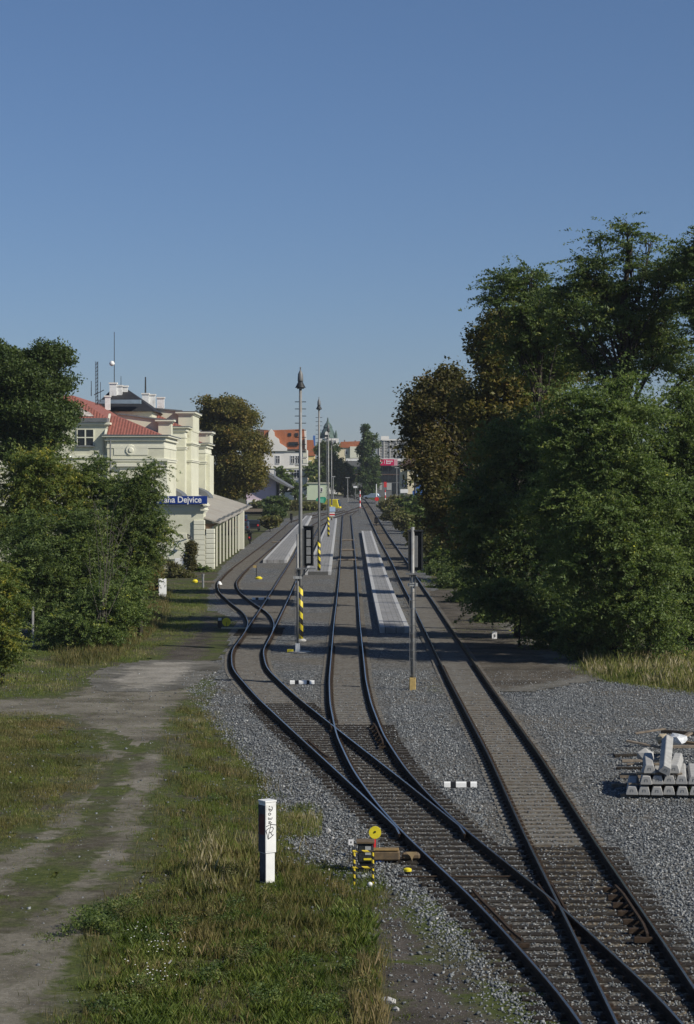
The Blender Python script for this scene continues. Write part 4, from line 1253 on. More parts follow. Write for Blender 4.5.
# recessed long wall, central risalit and far pavilion
zC, zD = zat(429, 228), zat(445, 252)
bx('upper_wall', M['plaster'], -30, -18.9, 212.05, 260, zw - .05, zB - .3)
mb = MB(); cornice(mb, -30, -18.9, 212.06, 260, zB - .298, [(.18, .1), (.2, .3)]); sp(mb, 'cornice', M['plaster2'])
pavilion(-27, -17.45, 226, 243, zC, zw - .05)
bx('corner_pier', M['plaster'], -18.35, -16.95, 228.5, 240, zw - .05, zC - .2)
mb = MB(); cornice(mb, -18.35, -16.95, 228.5, 240, zat(445, 229), [(.15, .08), (.12, .2)]); cornice(mb, -18.35, -16.95, 228.5, 240, zat(462, 229), [(.15, .1), (.1, .16)]); sp(mb, 'string_course', M['plaster2'])
hip('red_roof', M['redroof'], -27, -17.8, 225.6, 243, zC + .27, 2.1, 4.6)
attic(-24.2, -18.2, 231, zC, zat(406.5, 231), zat(411.5, 231))
turret(-18.5, -16.9, 230.4, 240, zC - .2, zat(415, 231), 0)
pavilion(-27, -16.95, 251, 262, zD, zw - .05)
hip('red_roof', M['redroof'], -27, -17.3, 250.6, 262, zD + .27, 1.9, 4.6)
attic(-22, -17.8, 255, zD, zat(427, 255), zat(431, 255))
turret(-18.0, -16.6, 254.5, 260, zD, zat(434.5, 255), 0)
bx('corner_pier', M['plaster'], -17.6, -16.5, 252.5, 260, zw - .05, zD - 1.2)
for (y_, x_) in ((228.5, -17.65), (228.5, -17.25), (252.5, -16.85)):
    for v_ in (436, 448, 463):
        q = P(347, v_, y_); bx('frieze_slot', M['plaster_base'], x_ - .1, x_ + .1, y_ - .014, y_ - .002, q.z - .15, q.z + .15)
# tall blind panels on the camera-facing sides
bx('pilaster', M['plaster2'], -19.9, -19.35, 225.86, 225.998, zw, zC - 2.3)
bx('pilaster', M['plaster2'], -18.95, -18.5, 225.86, 225.998, zw, zC - 2.3)
bx('wall_panel', M['plaster2'], -19.0, -17.9, 250.88, 250.998, zw + .2, zD - 2.4)
# rounded lead roofs at the foot of the recesses
for (x0, x1, y0) in ((-19.3, -16.7, 216), (-18.9, -15.9, 244)):
    mb = MB(); n = 10; pts = []
    for k in range(n + 1):
        a = math.pi / 2 * k / n
        pts.append((x1 - (x1 - x0) * math.sin(a) , y0, zw + .02 + 1.3 * (1 - math.cos(a)) ))
    prof = [(x0, y0, zw)] + [(x0 + (x1 - x0) * math.sin(math.pi / 2 * k / n), y0, zw + 1.5 * math.cos(math.pi / 2 * k / n)) for k in range(n + 1)]
    mb.prism(prof, (0, 6, 0)); sp(mb, 'rounded_lead_roof', M['lead'])
# high dark slate roof with chimneys
yS = 222
q0, q1, q2, q3 = P(93, 407, yS), P(152, 407, yS), P(134, 396, yS), P(106, 396, yS)
zt = P(110, 388.5, yS + 5).z
bx('lantern_wall', M['plaster'], q0.x, q1.x, yS, yS + 14, zA - .2, P(100, 411.5, yS).z)
mb = MB(); za = P(100, 411.5, yS).z + .01
mb.add([(q0.x - .4, yS - .4, za), (q1.x + .4, yS - .4, za), (q1.x + .4, yS + 14.4, za), (q0.x - .4, yS + 14.4, za), (P(112, 390, yS + 6).x, yS + 6, zt), (P(127, 390, yS + 6).x, yS + 6, zt)],
       [(0, 1, 5, 4), (1, 2, 5), (2, 3, 4, 5), (3, 0, 4), (3, 2, 1, 0)])
sp(mb, 'slate_roof', M['slate'])
mb = MB(); q = P(98, 404.5, yS - 1.0); q_ = P(140, 402, yS - 1.0); mb.box(q.x, q_.x, yS - .9, yS + .5, q.z + .1, q_.z + .25)
sp(mb, 'roof_gutter', plain('pale_blue_sheet', (.22, .30, .36), .4, .3, var=.2, scale=1, world=True))
def chimney(u0, u1, v0, v1, y, name='chimney'):
    a, b = P(u0, v1, y), P(u1, v0, y)
    c = bx(name, M['white'], a.x, b.x, y, y + (b.x - a.x) * .8, a.z, b.z - .16)
    cp = bx('chimney_cap', M['whiteplaster'], a.x - .08, b.x + .08, y - .08, y + (b.x - a.x) * .8 + .08, b.z - .158, b.z)
    cp.parent = c; cp.matrix_parent_inverse = Matrix.Identity(4)
chimney(109.5, 116.5, 382.5, 397, 226); chimney(116.8, 122, 385, 397, 226.2); chimney(122.3, 127.5, 385.5, 392, 227)
chimney(105, 110, 395.5, 410, 219)
chimney(142, 148.6, 393, 407, 232); chimney(149, 155, 394, 409, 232.3); chimney(157, 164, 397, 413, 238)
def aerial(u, v0, v1, y, r, label):
    mb = MB(); a, b = P(u, v1, y), P(u, v0, y); mb.tube([a, b], [r, r * .7], 6); return sp(mb, 'aerial', M['darkmetal'])
aerial(114.3, 332, 384, 227, .05, ''); aerial(121.0, 376, 386, 227, .04, ''); aerial(145.5, 377, 394, 232.5, .11, ''); aerial(91.3, 381, 396, 215, .05, '')
mb = MB(); a_, b_ = P(95.5, 405, 214), P(97.2, 361.5, 214)
for dx, dy in ((0, 0), (.25, 0), (.12, .2)): mb.tube([(a_.x + dx, 214 + dy, a_.z), (a_.x + dx, 214 + dy, b_.z)], .03, 5)
for k in range(12):
    z = a_.z + (b_.z - a_.z) * k / 12; mb.tube([(a_.x, 214, z), (a_.x + .25, 214, z + .3)], .02, 4); mb.tube([(a_.x + .25, 214, z), (a_.x + .12, 214.2, z + .3)], .02, 4)
mb.tube([P(94, 395, 214), P(104, 390, 214)], .04, 5); mb.tube([P(100.5, 382, 214), P(100.5, 402, 214)], .03, 5)
sp(mb, 'lattice_aerial', M['darkmetal'])
mb = MB(); q = P(112, 363.5, 227); mb.lathe([(.08, -.28), (.26, -.15), (.3, 0), (.22, .2), (.08, .28)], 12, q); sp(mb, 'dish', M['white'], smooth=True)
mb = MB(); mb.tube([P(112, 363.5, 227), P(114.3, 365, 227)], .03, 5); sp(mb, 'dish_arm', M['greymetal'])
# canopy
y0, y1 = 195.45, 263.0
ez0, ez1 = P(218.7, 522.5, y0).z, P(253.5, 506, y1).z
iz0, iz1 = ez0 + 1.7, ez1 + 1.7
mb = MB(); vs = []
ny = 14
for k in range(ny + 1):
    t = k / ny; y = y0 + (y1 - y0) * t; e = ez0 + (ez1 - ez0) * t + .05 * math.sin(k * 2.1)
    for (x, z) in ((-11.85, e), (-14.2, e + .75), (-17.2, e + 1.7)): vs += [(x, y, z), (x, y, z - .12)]
fs = []
for k in range(ny):
    o = k * 6; p = o + 6
    for c in (0, 2):
        fs.append((o + c, o + c + 2, p + c + 2, p + c)); fs.append((o + c + 1, p + c + 1, p + c + 3, o + c + 3))
    fs.append((o, p, p + 1, o + 1)); fs.append((o + 4, o + 5, p + 5, p + 4))
fs += [(0, 1, 3, 2), (2, 3, 5, 4)]; o = ny * 6; fs += [(o, o + 2, o + 3, o + 1), (o + 2, o + 4, o + 5, o + 3)]
mb.add(vs, fs); sp(mb, 'canopy_roof', M['sheetroof'])
mb = MB()
for (xa, xb, ta, tb) in ((-12.2, -11.84, .55, 1.0), (-14.5, -12.4, .22, .24), (-15.6, -13.2, .48, .5), (-16, -12.6, .7, .715)):
    for (t_,) in ((ta,),):
        pass
for k in range(26):                                       # lifted sheet edges along the eave
    t = k / 26; y = y0 + (y1 - y0) * t; e = ez0 + (ez1 - ez0) * t
    mb.box(-12.25, -11.95, y, y + 2.3, e + .10 + .05 * (k % 3), e + .16 + .05 * (k % 3))
sp(mb, 'eave_flashing', M['lead'])
mb = MB(); mb.prism([(-12.0, y0 + .3, ez0 - .1), (-13.3, y0 + .3, ez0 - .1), (-13.3, y0 + .3, ez0 - .95), (-12.75, y0 + .3, ez0 - .5)], (0, .12, 0)); sp(mb, 'end_boarding', plain('brown_boarding', (.10, .065, .04), .8, var=.25), None)
for k in range(1, 10):                                    # posts under the canopy
    t = (k / 9) ** 1.0; y = 195 + 45 * t; x = -12.45 + .35 * t; e = ez0 + (ez1 - ez0) * (y - y0) / (y1 - y0)
    big = k == 9
    w_ = .42 if big else .085
    mb = MB(); mb.box(x - w_, x + w_ * .8, y - w_, y + w_, T(y) - .1, e - .05)
    sp(mb, 'canopy_post', M['plaster2'], bevel=.02)
mb = MB(); mb.box(-15.58, -15.3, 198.8, 240, .2, 2.1); sp(mb, 'dark_dado', plain('grey_dado', (.075, .08, .08), .8, var=.25, scale=1, world=True))  # dado; its tall dark face also carries painted shade under the canopy
mb = MB(); mb.box(-15.59, -15.45, 198.8, 240, 2.105, 5.2); sp(mb, 'arcade_shade_sheet', plain('olive_arcade_shade', (.26, .25, .18), .85, var=.15, scale=1, world=True))  # sheet over the cream wall, shade under the canopy put into its colour
for k in range(7):
    y = 199 + k * 5.6
    bx('doorway', M['glass'], -15.44, -15.28, y, y + 1.5, T(y) + .1, 3.0)
bx('platform_step', M['concrete'], -13.3, -11.7, 194.6, 246, -.3, .28)
# station name sign
a_, b_ = P(152, 504, 194.6), P(207.2, 496, 194.6)
sg3 = empty('station_sign', ((a_.x + b_.x) / 2, 194.6, a_.z), 'blue station name sign with white lettering on the canopy wall', 'sign')
W_, H_ = b_.x - a_.x, b_.z - a_.z
mb = MB(); mb.box(-W_ / 2, W_ / 2, -.08, .08, 0, H_); mb.build('sign_board', M['blue'], sg3, bevel=.01)
def text(name, body, size, mat, parent, loc, rot=(R(90), 0, 0), ext=.004, align='CENTER', sx=1.0, bold=0.0):
    cu = bpy.data.curves.new(name, 'FONT'); cu.body = body; cu.size = size; cu.extrude = ext; cu.align_x = align; cu.align_y = 'CENTER'; cu.offset = bold
    cu.materials.append(mat)
    tmp = bpy.data.objects.new('tmp', cu); COL.objects.link(tmp); bpy.context.view_layer.update()
    me = bpy.data.meshes.new_from_object(tmp.evaluated_get(bpy.context.evaluated_depsgraph_get()))
    bpy.data.objects.remove(tmp); bpy.data.curves.remove(cu)
    o = link(name, me, parent, loc, rot); o.scale = (sx, 1, 1)
    return o
text('lettering', 'Praha Dejvice', .80, M['whiteclean'], sg3, (-.02, -.092, H_ * .52), sx=.93, bold=.012)
for x in (-W_ * .4, W_ * .4):
    mb = MB(); mb.box(x - .05, x + .05, .09, .3, -.5, H_ * .8); mb.build('bracket', M['greymetal'], sg3)
mb = MB(); q = P(188, 545, 195); mb.tube([(q.x, 195.1, q.z + .6), (q.x, 194.6, q.z + 1.0), (q.x + .3, 194.2, q.z + .8)], .05, 8); mb.lathe([(.22, 0), (.1, .2)], 10, (q.x + .3, 194.2, q.z + .6))
sp(mb, 'wall_lamp', M['darkmetal'])
# ------------------------------------------------------------------ trees and shrubs
def leaves(name, lobes, n, size, mat, seed, clump=.7, flat=.45, aspect=.5, parent=None, shell=.5, tint_bias=0.0, droop=0.0, nclump=None, loose=1.0, spray=0.0):
    """lobes: (centre, (rx, ry, rz), weight); clumps of small leaf faces spread through the lobes"""
    r = np.random.RandomState(seed)
    wts = np.array([l[2] * (l[1][0] * l[1][1] * l[1][2]) ** .62 for l in lobes]); wts /= wts.sum()
    ncl = nclump or max(20, n // 58)
    li = r.choice(len(lobes), ncl, p=wts)
    cen = np.array([l[0][:] for l in lobes])[li]; rad = np.array([l[1] for l in lobes])[li]
    d = r.normal(size=(ncl, 3)); d /= np.linalg.norm(d, axis=1)[:, None]
    rr = shell + (1 - shell) * r.rand(ncl) ** .6
    rr = np.where(r.rand(ncl) < .25, r.rand(ncl) ** .5, rr) * loose
    lump = .92 + .2 * np.sin(d[:, 0] * 5 + li * 1.7) * np.cos(d[:, 2] * 6 + li) + np.clip(r.normal(0, .07, ncl), -.15, .12)
    cc = cen + d * rad * (rr * lump)[:, None]
    ctint = r.beta(1.5, 1.7, ncl) + tint_bias
    cs = clump * r.uniform(.55, 1.35, ncl)
    ci = r.randint(0, ncl, n)
    off = r.normal(size=(n, 3)); off /= np.linalg.norm(off, axis=1)[:, None]
    off *= (r.rand(n) ** .5)[:, None] * np.array([1, 1, flat]) * (cs[ci] * .8)[:, None]
    if spray:
        dv = d * np.array([1, 1, .45]) + r.normal(0, .45, (ncl, 3)) * np.array([1, 1, .5]); dv /= np.linalg.norm(dv, axis=1)[:, None]
        tt = r.uniform(-.7, 1.2, n)
        ax = dv[ci] * (tt * cs[ci] * spray)[:, None]
        ax[:, 2] -= .16 * np.clip(tt, 0, 2) ** 2 * cs[ci]
        off = off * (.42 * (1.15 - .5 * np.abs(tt)))[:, None] + ax
    p = cc[ci] + off
    p[:, 2] -= droop * (off[:, 0] ** 2 + off[:, 1] ** 2)
    nr = r.normal(size=(n, 3)) * .75 + np.array([0, 0, .8]); nr /= np.linalg.norm(nr, axis=1)[:, None]
    a = np.cross(nr, r.normal(size=(n, 3))); a /= np.linalg.norm(a, axis=1)[:, None]
    b = np.cross(nr, a)
    s = size * r.uniform(.6, 1.4, n)
    a *= s[:, None]; b *= (s * aspect)[:, None]
    V = np.stack([p - a, p - b - a * .1, p + a, p + b - a * .1], 1).reshape(-1, 3)
    Fq = np.arange(n * 4).reshape(n, 4)
    tint = np.clip(ctint[ci] * .72 + r.rand(n) * .30 + r.normal(0, .05, n), 0, 1)
    return link(name, np_mesh(name, V, Fq, mat, {'tint': tint}), parent), cc, li

def split_lobes(lobes, k, seed):
    """break each lobe into smaller ones spread through it, so that no outline is a smooth ball"""
    r = np.random.RandomState(seed + 77); out = []
    for c, rad, wt in lobes:
        for i in range(k):
            d = r.normal(size=3); d /= np.linalg.norm(d); d *= r.uniform(.35, .95); d[2] *= 1.25
            f = r.uniform(.3, .66)
            out.append(((c[0] + d[0] * rad[0], c[1] + d[1] * rad[1], c[2] + d[2] * rad[2]), (rad[0] * f * 1.15, rad[1] * f * 1.15, rad[2] * f * 1.15), wt * r.uniform(.5, 1.2)))
        out.append((c, (rad[0] * .8, rad[1] * .8, rad[2] * .8), wt * 1.6))
    return out

def limbs(mb, base, top, r0, lobes, cc, li, seed, ntw=9, rt=.35):
    r = random.Random(seed)
    base = Vector(base); top = Vector(top)
    n = 7; pts = []
    for i in range(n + 1):
        t = i / n
        pts.append(base.lerp(top, t) + Vector((r.uniform(-1, 1), r.uniform(-1, 1), 0)) * r0 * .8 * (t > 0) * (t < 1))
    mb.tube(pts, [r0 * (1.25 if i == 0 else 1 - (1 - rt) * i / n) for i in range(n + 1)], 8)
    for k, l in enumerate(lobes):
        c = Vector(l[0])
        t = min(.97, max(.25, (c.z - base.z) / max(.1, top.z - base.z) * .72))
        f = t * n; i0 = min(n - 1, int(f)); s = pts[i0].lerp(pts[i0 + 1], f - i0)
        rl = r0 * (1 - (1 - rt) * t) * .36
        mid = s.lerp(c, .5) + Vector((r.uniform(-.3, .3), r.uniform(-.3, .3), r.uniform(-.1, .45))) * (c - s).length * .25
        wv = lambda: Vector((r.uniform(-1, 1), r.uniform(-1, 1), r.uniform(-.6, .6))) * (c - s).length * .045
        mb.tube([s, s.lerp(mid, .3) + wv(), s.lerp(mid, .65) + wv(), mid, mid.lerp(c, .5) + wv(), c], [rl, rl * .88, rl * .76, rl * .62, rl * .48, rl * .35], 6)
        idx = [i for i in range(len(cc)) if li[i] == k]
        r.shuffle(idx)
        for i in idx[:ntw]:
            e = Vector(cc[i]); m2 = c.lerp(e, .5) + Vector((r.uniform(-.2, .2), r.uniform(-.2, .2), r.uniform(0, .25))) * (e - c).length
            mb.tube([mid.lerp(c, r.uniform(.2, 1)), m2, e], [rl * .3, rl * .2, .012], 4, cap=False)

def LB(y, items, s=None):
    """lobes written as (u, v, ru, rv, dy, weight) in the plane at distance y"""
    k = y / F; out = []
    for it in items:
        u, v, ru, rv = it[:4]; dy = it[4] if len(it) > 4 else 0; wt = it[5] if len(it) > 5 else 1
        out.append((P(u, v, y).to_tuple()[:1] + (y + dy,) + (P(u, v, y).z,), (ru * k * .96, ru * k * .9, rv * k * .96), wt))
    return out

def tree(name, label, cat, base, topv, y, items, n, size, mat, seed, r0=.3, bark='bark', ntw=9, group=None, topu=None, trunk=True, split=6, **kw):
    u, v = base
    b = P(u, v, y); b = Vector((b.x, y, T(y) - .05))
    if mat in ('locust', 'locust_light', 'ash', 'ash_yellow'): kw.setdefault('spray', 1.15)
    lobes = LB(y, items)
    if seed in (101, 102, 103): lobes = [(c, (q[0], q[1], q[2] * 1.18), w_) for c, q, w_ in lobes]
    t = empty(name, b, label, cat, group)
    inv = Matrix.Translation(-b)
    if y > 450 or split == 0: n2, sz2, lb2 = n, size, lobes
    else: n2, sz2, lb2 = int(n * (1.6 if seed in (101, 102, 103) else 1.9)), size * .8, split_lobes(lobes, split, seed)
    o, cc, li = leaves('crown', lb2, n2, sz2, M[mat], seed, parent=t, **kw)
    per = max(1, len(lb2) // len(lobes)); li = li // per
    o.matrix_parent_inverse = inv
    if trunk:
        mb = MB()
        tp = P(topu or u, topv, y); limbs(mb, b, tp, r0, lobes, cc, li, seed, ntw)
        o = mb.build('trunk', M[bark], t, smooth=True); o.matrix_parent_inverse = inv
    return t

GR = 'trees along the right side of the tracks'
# tall locust with layered, open crown
tree('locust_tree', 'tallest dark green locust tree with an open layered crown above the right thicket', 'tree', (622, 650), 245, 108,
     [(628, 232, 22, 9, 0, .55), (602, 236, 20, 8, 1, .45), (648, 244, 14, 8, -1, .3), (632, 258, 24, 9, 0, .4),
      (606, 282, 34, 12, 1, 1), (655, 276, 36, 13, -1, 1), (572, 296, 26, 11, 0, .8), (625, 304, 40, 14, 2, 1.1), (668, 306, 34, 15, 0, 1), (590, 322, 30, 12, -2, .8), (640, 332, 44, 14, 1, 1),
      (684, 340, 26, 16, 1, .8), (588, 274, 26, 11, 0, .8), (562, 288, 24, 11, 1, .7), (676, 272, 26, 12, 0, .8), (640, 288, 30, 12, 0, .8), (580, 338, 26, 14, 1, .6), (624, 318, 30, 14, -1, .7), (660, 345, 30, 16, 1, .7), (615, 378, 34, 14, 1, .6), (600, 352, 34, 12, 2, .6), (652, 362, 36, 14, -1, .8), (690, 372, 24, 16, 0, .8), (562, 318, 20, 9, 0, .6)],
     44000, .105, 'locust', 101, .42, group=GR, clump=.95, flat=.38, aspect=.42, shell=.3, ntw=16, topu=630)
tree('locust_tree', 'dark locust tree left of the tallest one with a flat ragged top', 'tree', (540, 640), 300, 116,
     [(510, 288, 30, 12, 0, 1), (540, 296, 30, 11, 1, .9), (494, 298, 16, 9, 0, .6), (560, 312, 28, 12, -1, .8), (522, 316, 34, 13, 0, .8), (548, 336, 36, 14, 1, .8), (516, 346, 30, 13, 0, .6), (545, 366, 36, 16, 2, .8), (570, 350, 26, 14, 1, .7), (530, 274, 22, 7, 0, .4)],
     30000, .11, 'locust', 102, .34, group=GR, clump=.95, flat=.4, aspect=.42, shell=.3, ntw=16, topu=538)
tree('locust_tree', 'dark locust tree cut by the right edge of the photo', 'tree', (705, 650), 260, 104,
     [(696, 250, 24, 12, 0, 1), (712, 285, 34, 16, 0, 1), (690, 300, 20, 10, 1, .6), (712, 330, 36, 18, 0, 1), (700, 262, 30, 10, 2, .6), (716, 240, 26, 14, 0, .8)],
     20000, .105, 'locust', 103, .36, group=GR, clump=.9, flat=.42, aspect=.42, shell=.3, ntw=12)
# brown chestnuts
tree('chestnut_tree', 'browning chestnut tree standing closest to the tracks on the right', 'tree', (480, 560), 430, 150,
     [(440, 386, 26, 16, 0, 1), (424, 410, 20, 17, -1, 1), (458, 404, 26, 20, 1, 1), (430, 438, 24, 20, 0, 1), (466, 436, 26, 22, 1, 1), (436, 468, 24, 20, -1, 1), (466, 470, 26, 22, 1, 1), (440, 498, 22, 18, -1, .9), (468, 504, 24, 20, 0, .8), (470, 535, 26, 20, 0, .8), (452, 528, 18, 16, 0, .6), (412, 424, 12, 10, -1, .5), (416, 400, 12, 12, 0, .5), (449, 374, 14, 8, 0, .5), (436, 520, 14, 12, 0, .5), (408, 434, 7, 5, 0, .2)],
     36000, .17, 'chestnut', 111, .45, group=GR, clump=1.25, flat=.6, aspect=.55, shell=.55)
tree('chestnut_tree', 'brownish chestnut tree rising between the near-track chestnut and the locusts', 'tree', (520, 600), 380, 135,
     [(508, 334, 32, 20, 0, 1), (490, 356, 24, 18, 0, 1), (532, 352, 34, 20, 1, 1), (500, 384, 30, 20, 0, 1), (540, 384, 34, 22, 1, 1), (486, 410, 24, 22, 0, 1), (522, 414, 36, 24, -1, 1), (558, 376, 22, 18, 2, .7), (482, 334, 14, 9, 0, .5), (492, 446, 26, 24, 0, 1), (520, 318, 24, 10, 0, .6)],
     40000, .155, 'chestnut_olive', 112, .45, group=GR, clump=1.2, flat=.55, aspect=.55, shell=.5, tint_bias=-.05)
# the dense green thicket in front
tree('young_locust', 'bushy light green locust with yellow sprays nearest the gravel', 'tree', (618, 660), 420, 97,
     [(596, 410, 34, 20, 0, 1), (560, 428, 30, 22, 1, 1), (632, 424, 34, 24, -1, 1), (576, 462, 36, 26, 0, 1), (620, 468, 40, 28, -1.5, 1), (560, 500, 34, 26, 0, 1), (606, 514, 42, 30, -2, 1), (644, 500, 34, 30, -1, 1), (580, 548, 36, 28, -1, 1), (622, 560, 40, 30, -2, 1), (560, 530, 26, 22, 1, .8), (648, 560, 30, 30, -1.5, .9),
      (600, 600, 32, 24, -1.5, .9), (640, 608, 34, 24, -2, .9), (620, 384, 20, 12, 0, .6), (566, 398, 20, 12, 1, .6), (612, 634, 20, 12, -1, .4), (652, 636, 20, 12, -1.5, .4)],
     92000, .095, 'locust_light', 121, .3, group=GR, clump=.85, flat=.5, aspect=.42, shell=.6, ntw=8, topu=604)
tree('young_locust', 'bushy green locust at the right edge of the photo beside the light green one', 'tree', (690, 660), 430, 99,
     [(676, 420, 30, 22, 0, 1), (700, 440, 30, 26, 0, 1), (668, 460, 30, 26, 0, 1), (700, 490, 34, 30, -1, 1), (676, 520, 34, 30, -1, 1), (704, 550, 30, 30, 0, 1), (680, 584, 34, 28, -1, 1), (710, 600, 28, 26, 0, .8), (672, 620, 26, 22, -1, .7), (696, 634, 22, 18, 0, .6), (690, 396, 20, 14, 0, .6)],
     52000, .095, 'locust_light', 122, .3, group=GR, clump=.85, flat=.5, aspect=.42, shell=.6, tint_bias=-.06, topu=690)
tree('young_locust', 'shaded dark green locust filling the gap behind the chestnuts', 'tree', (520, 640), 450, 112,
     [(520, 440, 32, 22, 0, 1), (500, 470, 30, 24, 0, 1), (540, 476, 30, 24, 0, 1), (488, 506, 28, 24, 0, 1), (524, 512, 34, 26, -1, 1), (500, 546, 34, 26, -1, 1), (540, 550, 32, 28, -1, 1), (476, 540, 22, 20, 0, .9), (516, 586, 36, 24, -1, 1), (486, 576, 24, 20, 0, .8), (550, 592, 28, 24, -1, .9), (470, 505, 18, 18, 0, .8), (545, 450, 22, 18, 1, .8)],
     56000, .11, 'locust', 123, .3, group=GR, clump=.95, flat=.5, aspect=.45, shell=.55, topu=515)
tree('shrub', 'dark shrub at the foot of the shaded locust beside the cinder path', 'shrub', (520, 630), 600, 105,
     [(496, 596, 24, 16, 0, 1), (530, 606, 28, 20, 0, 1), (560, 616, 26, 22, -1, 1), (576, 632, 22, 16, -1, .8), (544, 634, 18, 12, -1, .6)], 26000, .095, 'locust', 124, .08, group='shrubs under the right trees', clump=.7, flat=.6, aspect=.45, shell=.5)
tree('shrub', 'leafy shrub behind the tall pale grass under the light green locust', 'shrub', (600, 655), 630, 98,
     [(590, 626, 22, 18, 0, 1), (612, 640, 20, 14, 0, 1), (572, 640, 16, 12, -.5, .7)], 14000, .09, 'locust', 125, .07, group='shrubs under the right trees', clump=.6, flat=.6, aspect=.45, shell=.4)
for k, (u, lb) in enumerate(((648, 'thin dark trunk of a self-sown tree under the right thicket, first of three'), (664, 'thin dark trunk under the right thicket, between its two neighbours'), (684, 'thin dark trunk under the right thicket near the photo edge'))):
    tree('sapling', lb, 'tree', (u, 655), 560, 98 + .6 * k, [(u, 566, 12, 14, 0, 1), (u + 5, 590, 10, 8, 0, .5)], 1500, .09, 'locust', 130 + k, .13, clump=.5)
for k, (u, v, ru, rv, y, lb) in enumerate(((452, 586, 20, 12, 165, 'low dark undergrowth bush beside the cinder strip below the brown chestnut'), (474, 598, 22, 14, 145, 'dark bush in the deep shade between chestnut and locusts'), (440, 572, 14, 9, 185, 'small shaded bush where the embankment meets the chestnut'), (500, 616, 22, 12, 125, 'low shaded bush behind the small white board'))):
    tree('shrub', lb, 'shrub', (u, v + rv), v - rv, y, [(u, v, ru, rv, 0, 1), (u - ru * .6, v + rv * .4, ru * .6, rv * .6, 0, .7), (u + ru * .6, v + rv * .3, ru * .6, rv * .7, 0, .7)], 9000, .11, 'locust', 140 + k, .06, group='shrubs under the right trees', clump=.7, flat=.7, shell=.3)
for k, (u, v, y, lb) in enumerate(((470, 470, 210, 'dim locust tree far behind the brown chestnut'), (520, 468, 190, 'dim locust tree behind the shaded thicket'), (585, 470, 170, 'dim locust tree deep behind the light green locust'), (650, 470, 170, 'dim locust tree deep in the thicket near the right edge'))):
    tree('locust_tree', lb, 'tree', (u, 560), v - 20, y, [(u, v - 10, 34, 22, 0, 1), (u - 24, v + 14, 28, 24, 0, 1), (u + 24, v + 16, 28, 24, 0, 1), (u, v + 40, 36, 26, 0, 1), (u - 22, v + 58, 26, 20, 0, .8), (u + 24, v + 58, 26, 20, 0, .8)], 13000, .2, 'locust', 150 + k, .3, group=GR, clump=1.6, flat=.6, tint_bias=-.1, ntw=3)
# ---- left side
GL = 'trees and shrubs on the left side'
tree('broadleaf_tree', 'large dark green broadleaf tree rising behind the left shrubs', 'tree', (20, 600), 420, 140,
     [(6, 362, 30, 16, 0, 1), (44, 364, 20, 14, 0, 1), (54, 354, 14, 8, 0, .5), (24, 384, 34, 20, -1, 1), (56, 388, 18, 14, 0, .9), (-8, 392, 30, 24, 0, 1), (36, 412, 36, 20, -1, 1), (64, 412, 18, 13, 0, .8), (4, 424, 34, 22, 0, 1), (44, 434, 28, 16, -1, .9), (70, 418, 12, 9, 0, .5), (-10, 350, 22, 12, 0, .8), (20, 446, 30, 16, -1, .8), (62, 436, 12, 8, 0, .4), (66, 360, 8, 6, 0, .3)],
     64000, .125, 'broad', 201, .5, group=GL, clump=1.0, flat=.6, aspect=.55, shell=.62)
tree('ash_tree', 'yellow-tinged young ash in the upper left of the shrub mass', 'tree', (40, 640), 500, 116,
     [(36, 470, 26, 18, 0, .8), (20, 490, 28, 20, 0, 1), (56, 486, 26, 18, 1, .8), (34, 512, 34, 20, 0, 1), (8, 520, 26, 22, 0, 1), (66, 512, 22, 18, 1, .8), (50, 462, 14, 10, 0, .4), (18, 462, 14, 10, 0, .4)],
     34000, .105, 'ash_yellow', 202, .16, group=GL, clump=.75, flat=.5, aspect=.36, shell=.4, ntw=16, tint_bias=.05)
tree('ash_tree', 'dense green ash filling the left half of the shrub mass', 'tree', (60, 645), 540, 110,
     [(30, 545, 36, 26, 0, 1), (66, 545, 32, 26, 0, 1), (44, 580, 38, 26, -1, 1), (80, 580, 32, 26, -1, 1), (20, 590, 24, 24, 0, .7), (62, 612, 36, 22, -1.5, 1), (96, 560, 24, 24, 0, .9), (90, 612, 28, 20, -1.5, .9), (84, 524, 24, 16, 0, .7)],
     58000, .10, 'ash', 203, .16, group=GL, clump=.8, flat=.5, aspect=.38, shell=.55, tint_bias=-.12)
tree('ash_tree', 'open green ash with thin bare stems in the middle of the shrub mass', 'tree', (90, 645), 480, 118,
     [(88, 474, 26, 16, 0, .7), (106, 488, 24, 14, 0, .6), (76, 498, 24, 16, 0, .8), (112, 508, 24, 16, 1, .7), (92, 524, 28, 18, 0, .8), (126, 490, 18, 14, 0, .6), (128, 530, 22, 20, 0, .8), (70, 466, 12, 8, 0, .3), (100, 462, 10, 8, 0, .3)],
     24000, .10, 'ash', 204, .15, group=GL, clump=.7, flat=.5, aspect=.36, shell=.3, ntw=22, bark='twig')
tree('sumac_tree', 'feathery-leaved tree at the right end of the shrub mass before the station wall', 'tree', (140, 630), 490, 112,
     [(146, 480, 18, 14, 0, .8), (146, 494, 14, 12, 0, .8), (136, 508, 22, 16, 0, 1), (154, 526, 13, 12, -.5, .7), (146, 536, 24, 18, 0, 1), (154, 552, 12, 12, 0, .5), (126, 556, 22, 20, 0, 1), (140, 574, 14, 12, -.5, .5), (116, 540, 20, 18, 0, .8), (128, 588, 16, 12, -.5, .5), (152, 466, 8, 8, 0, .3), (157, 499, 6, 7, -.5, .35), (164, 518, 8, 5, 0, .3), (168, 532, 9, 5, 0, .3), (170, 542, 6, 4, 0, .2)],
     34000, .10, 'ash', 205, .14, group=GL, clump=.65, flat=.35, aspect=.3, shell=.4, droop=.35, ntw=14)
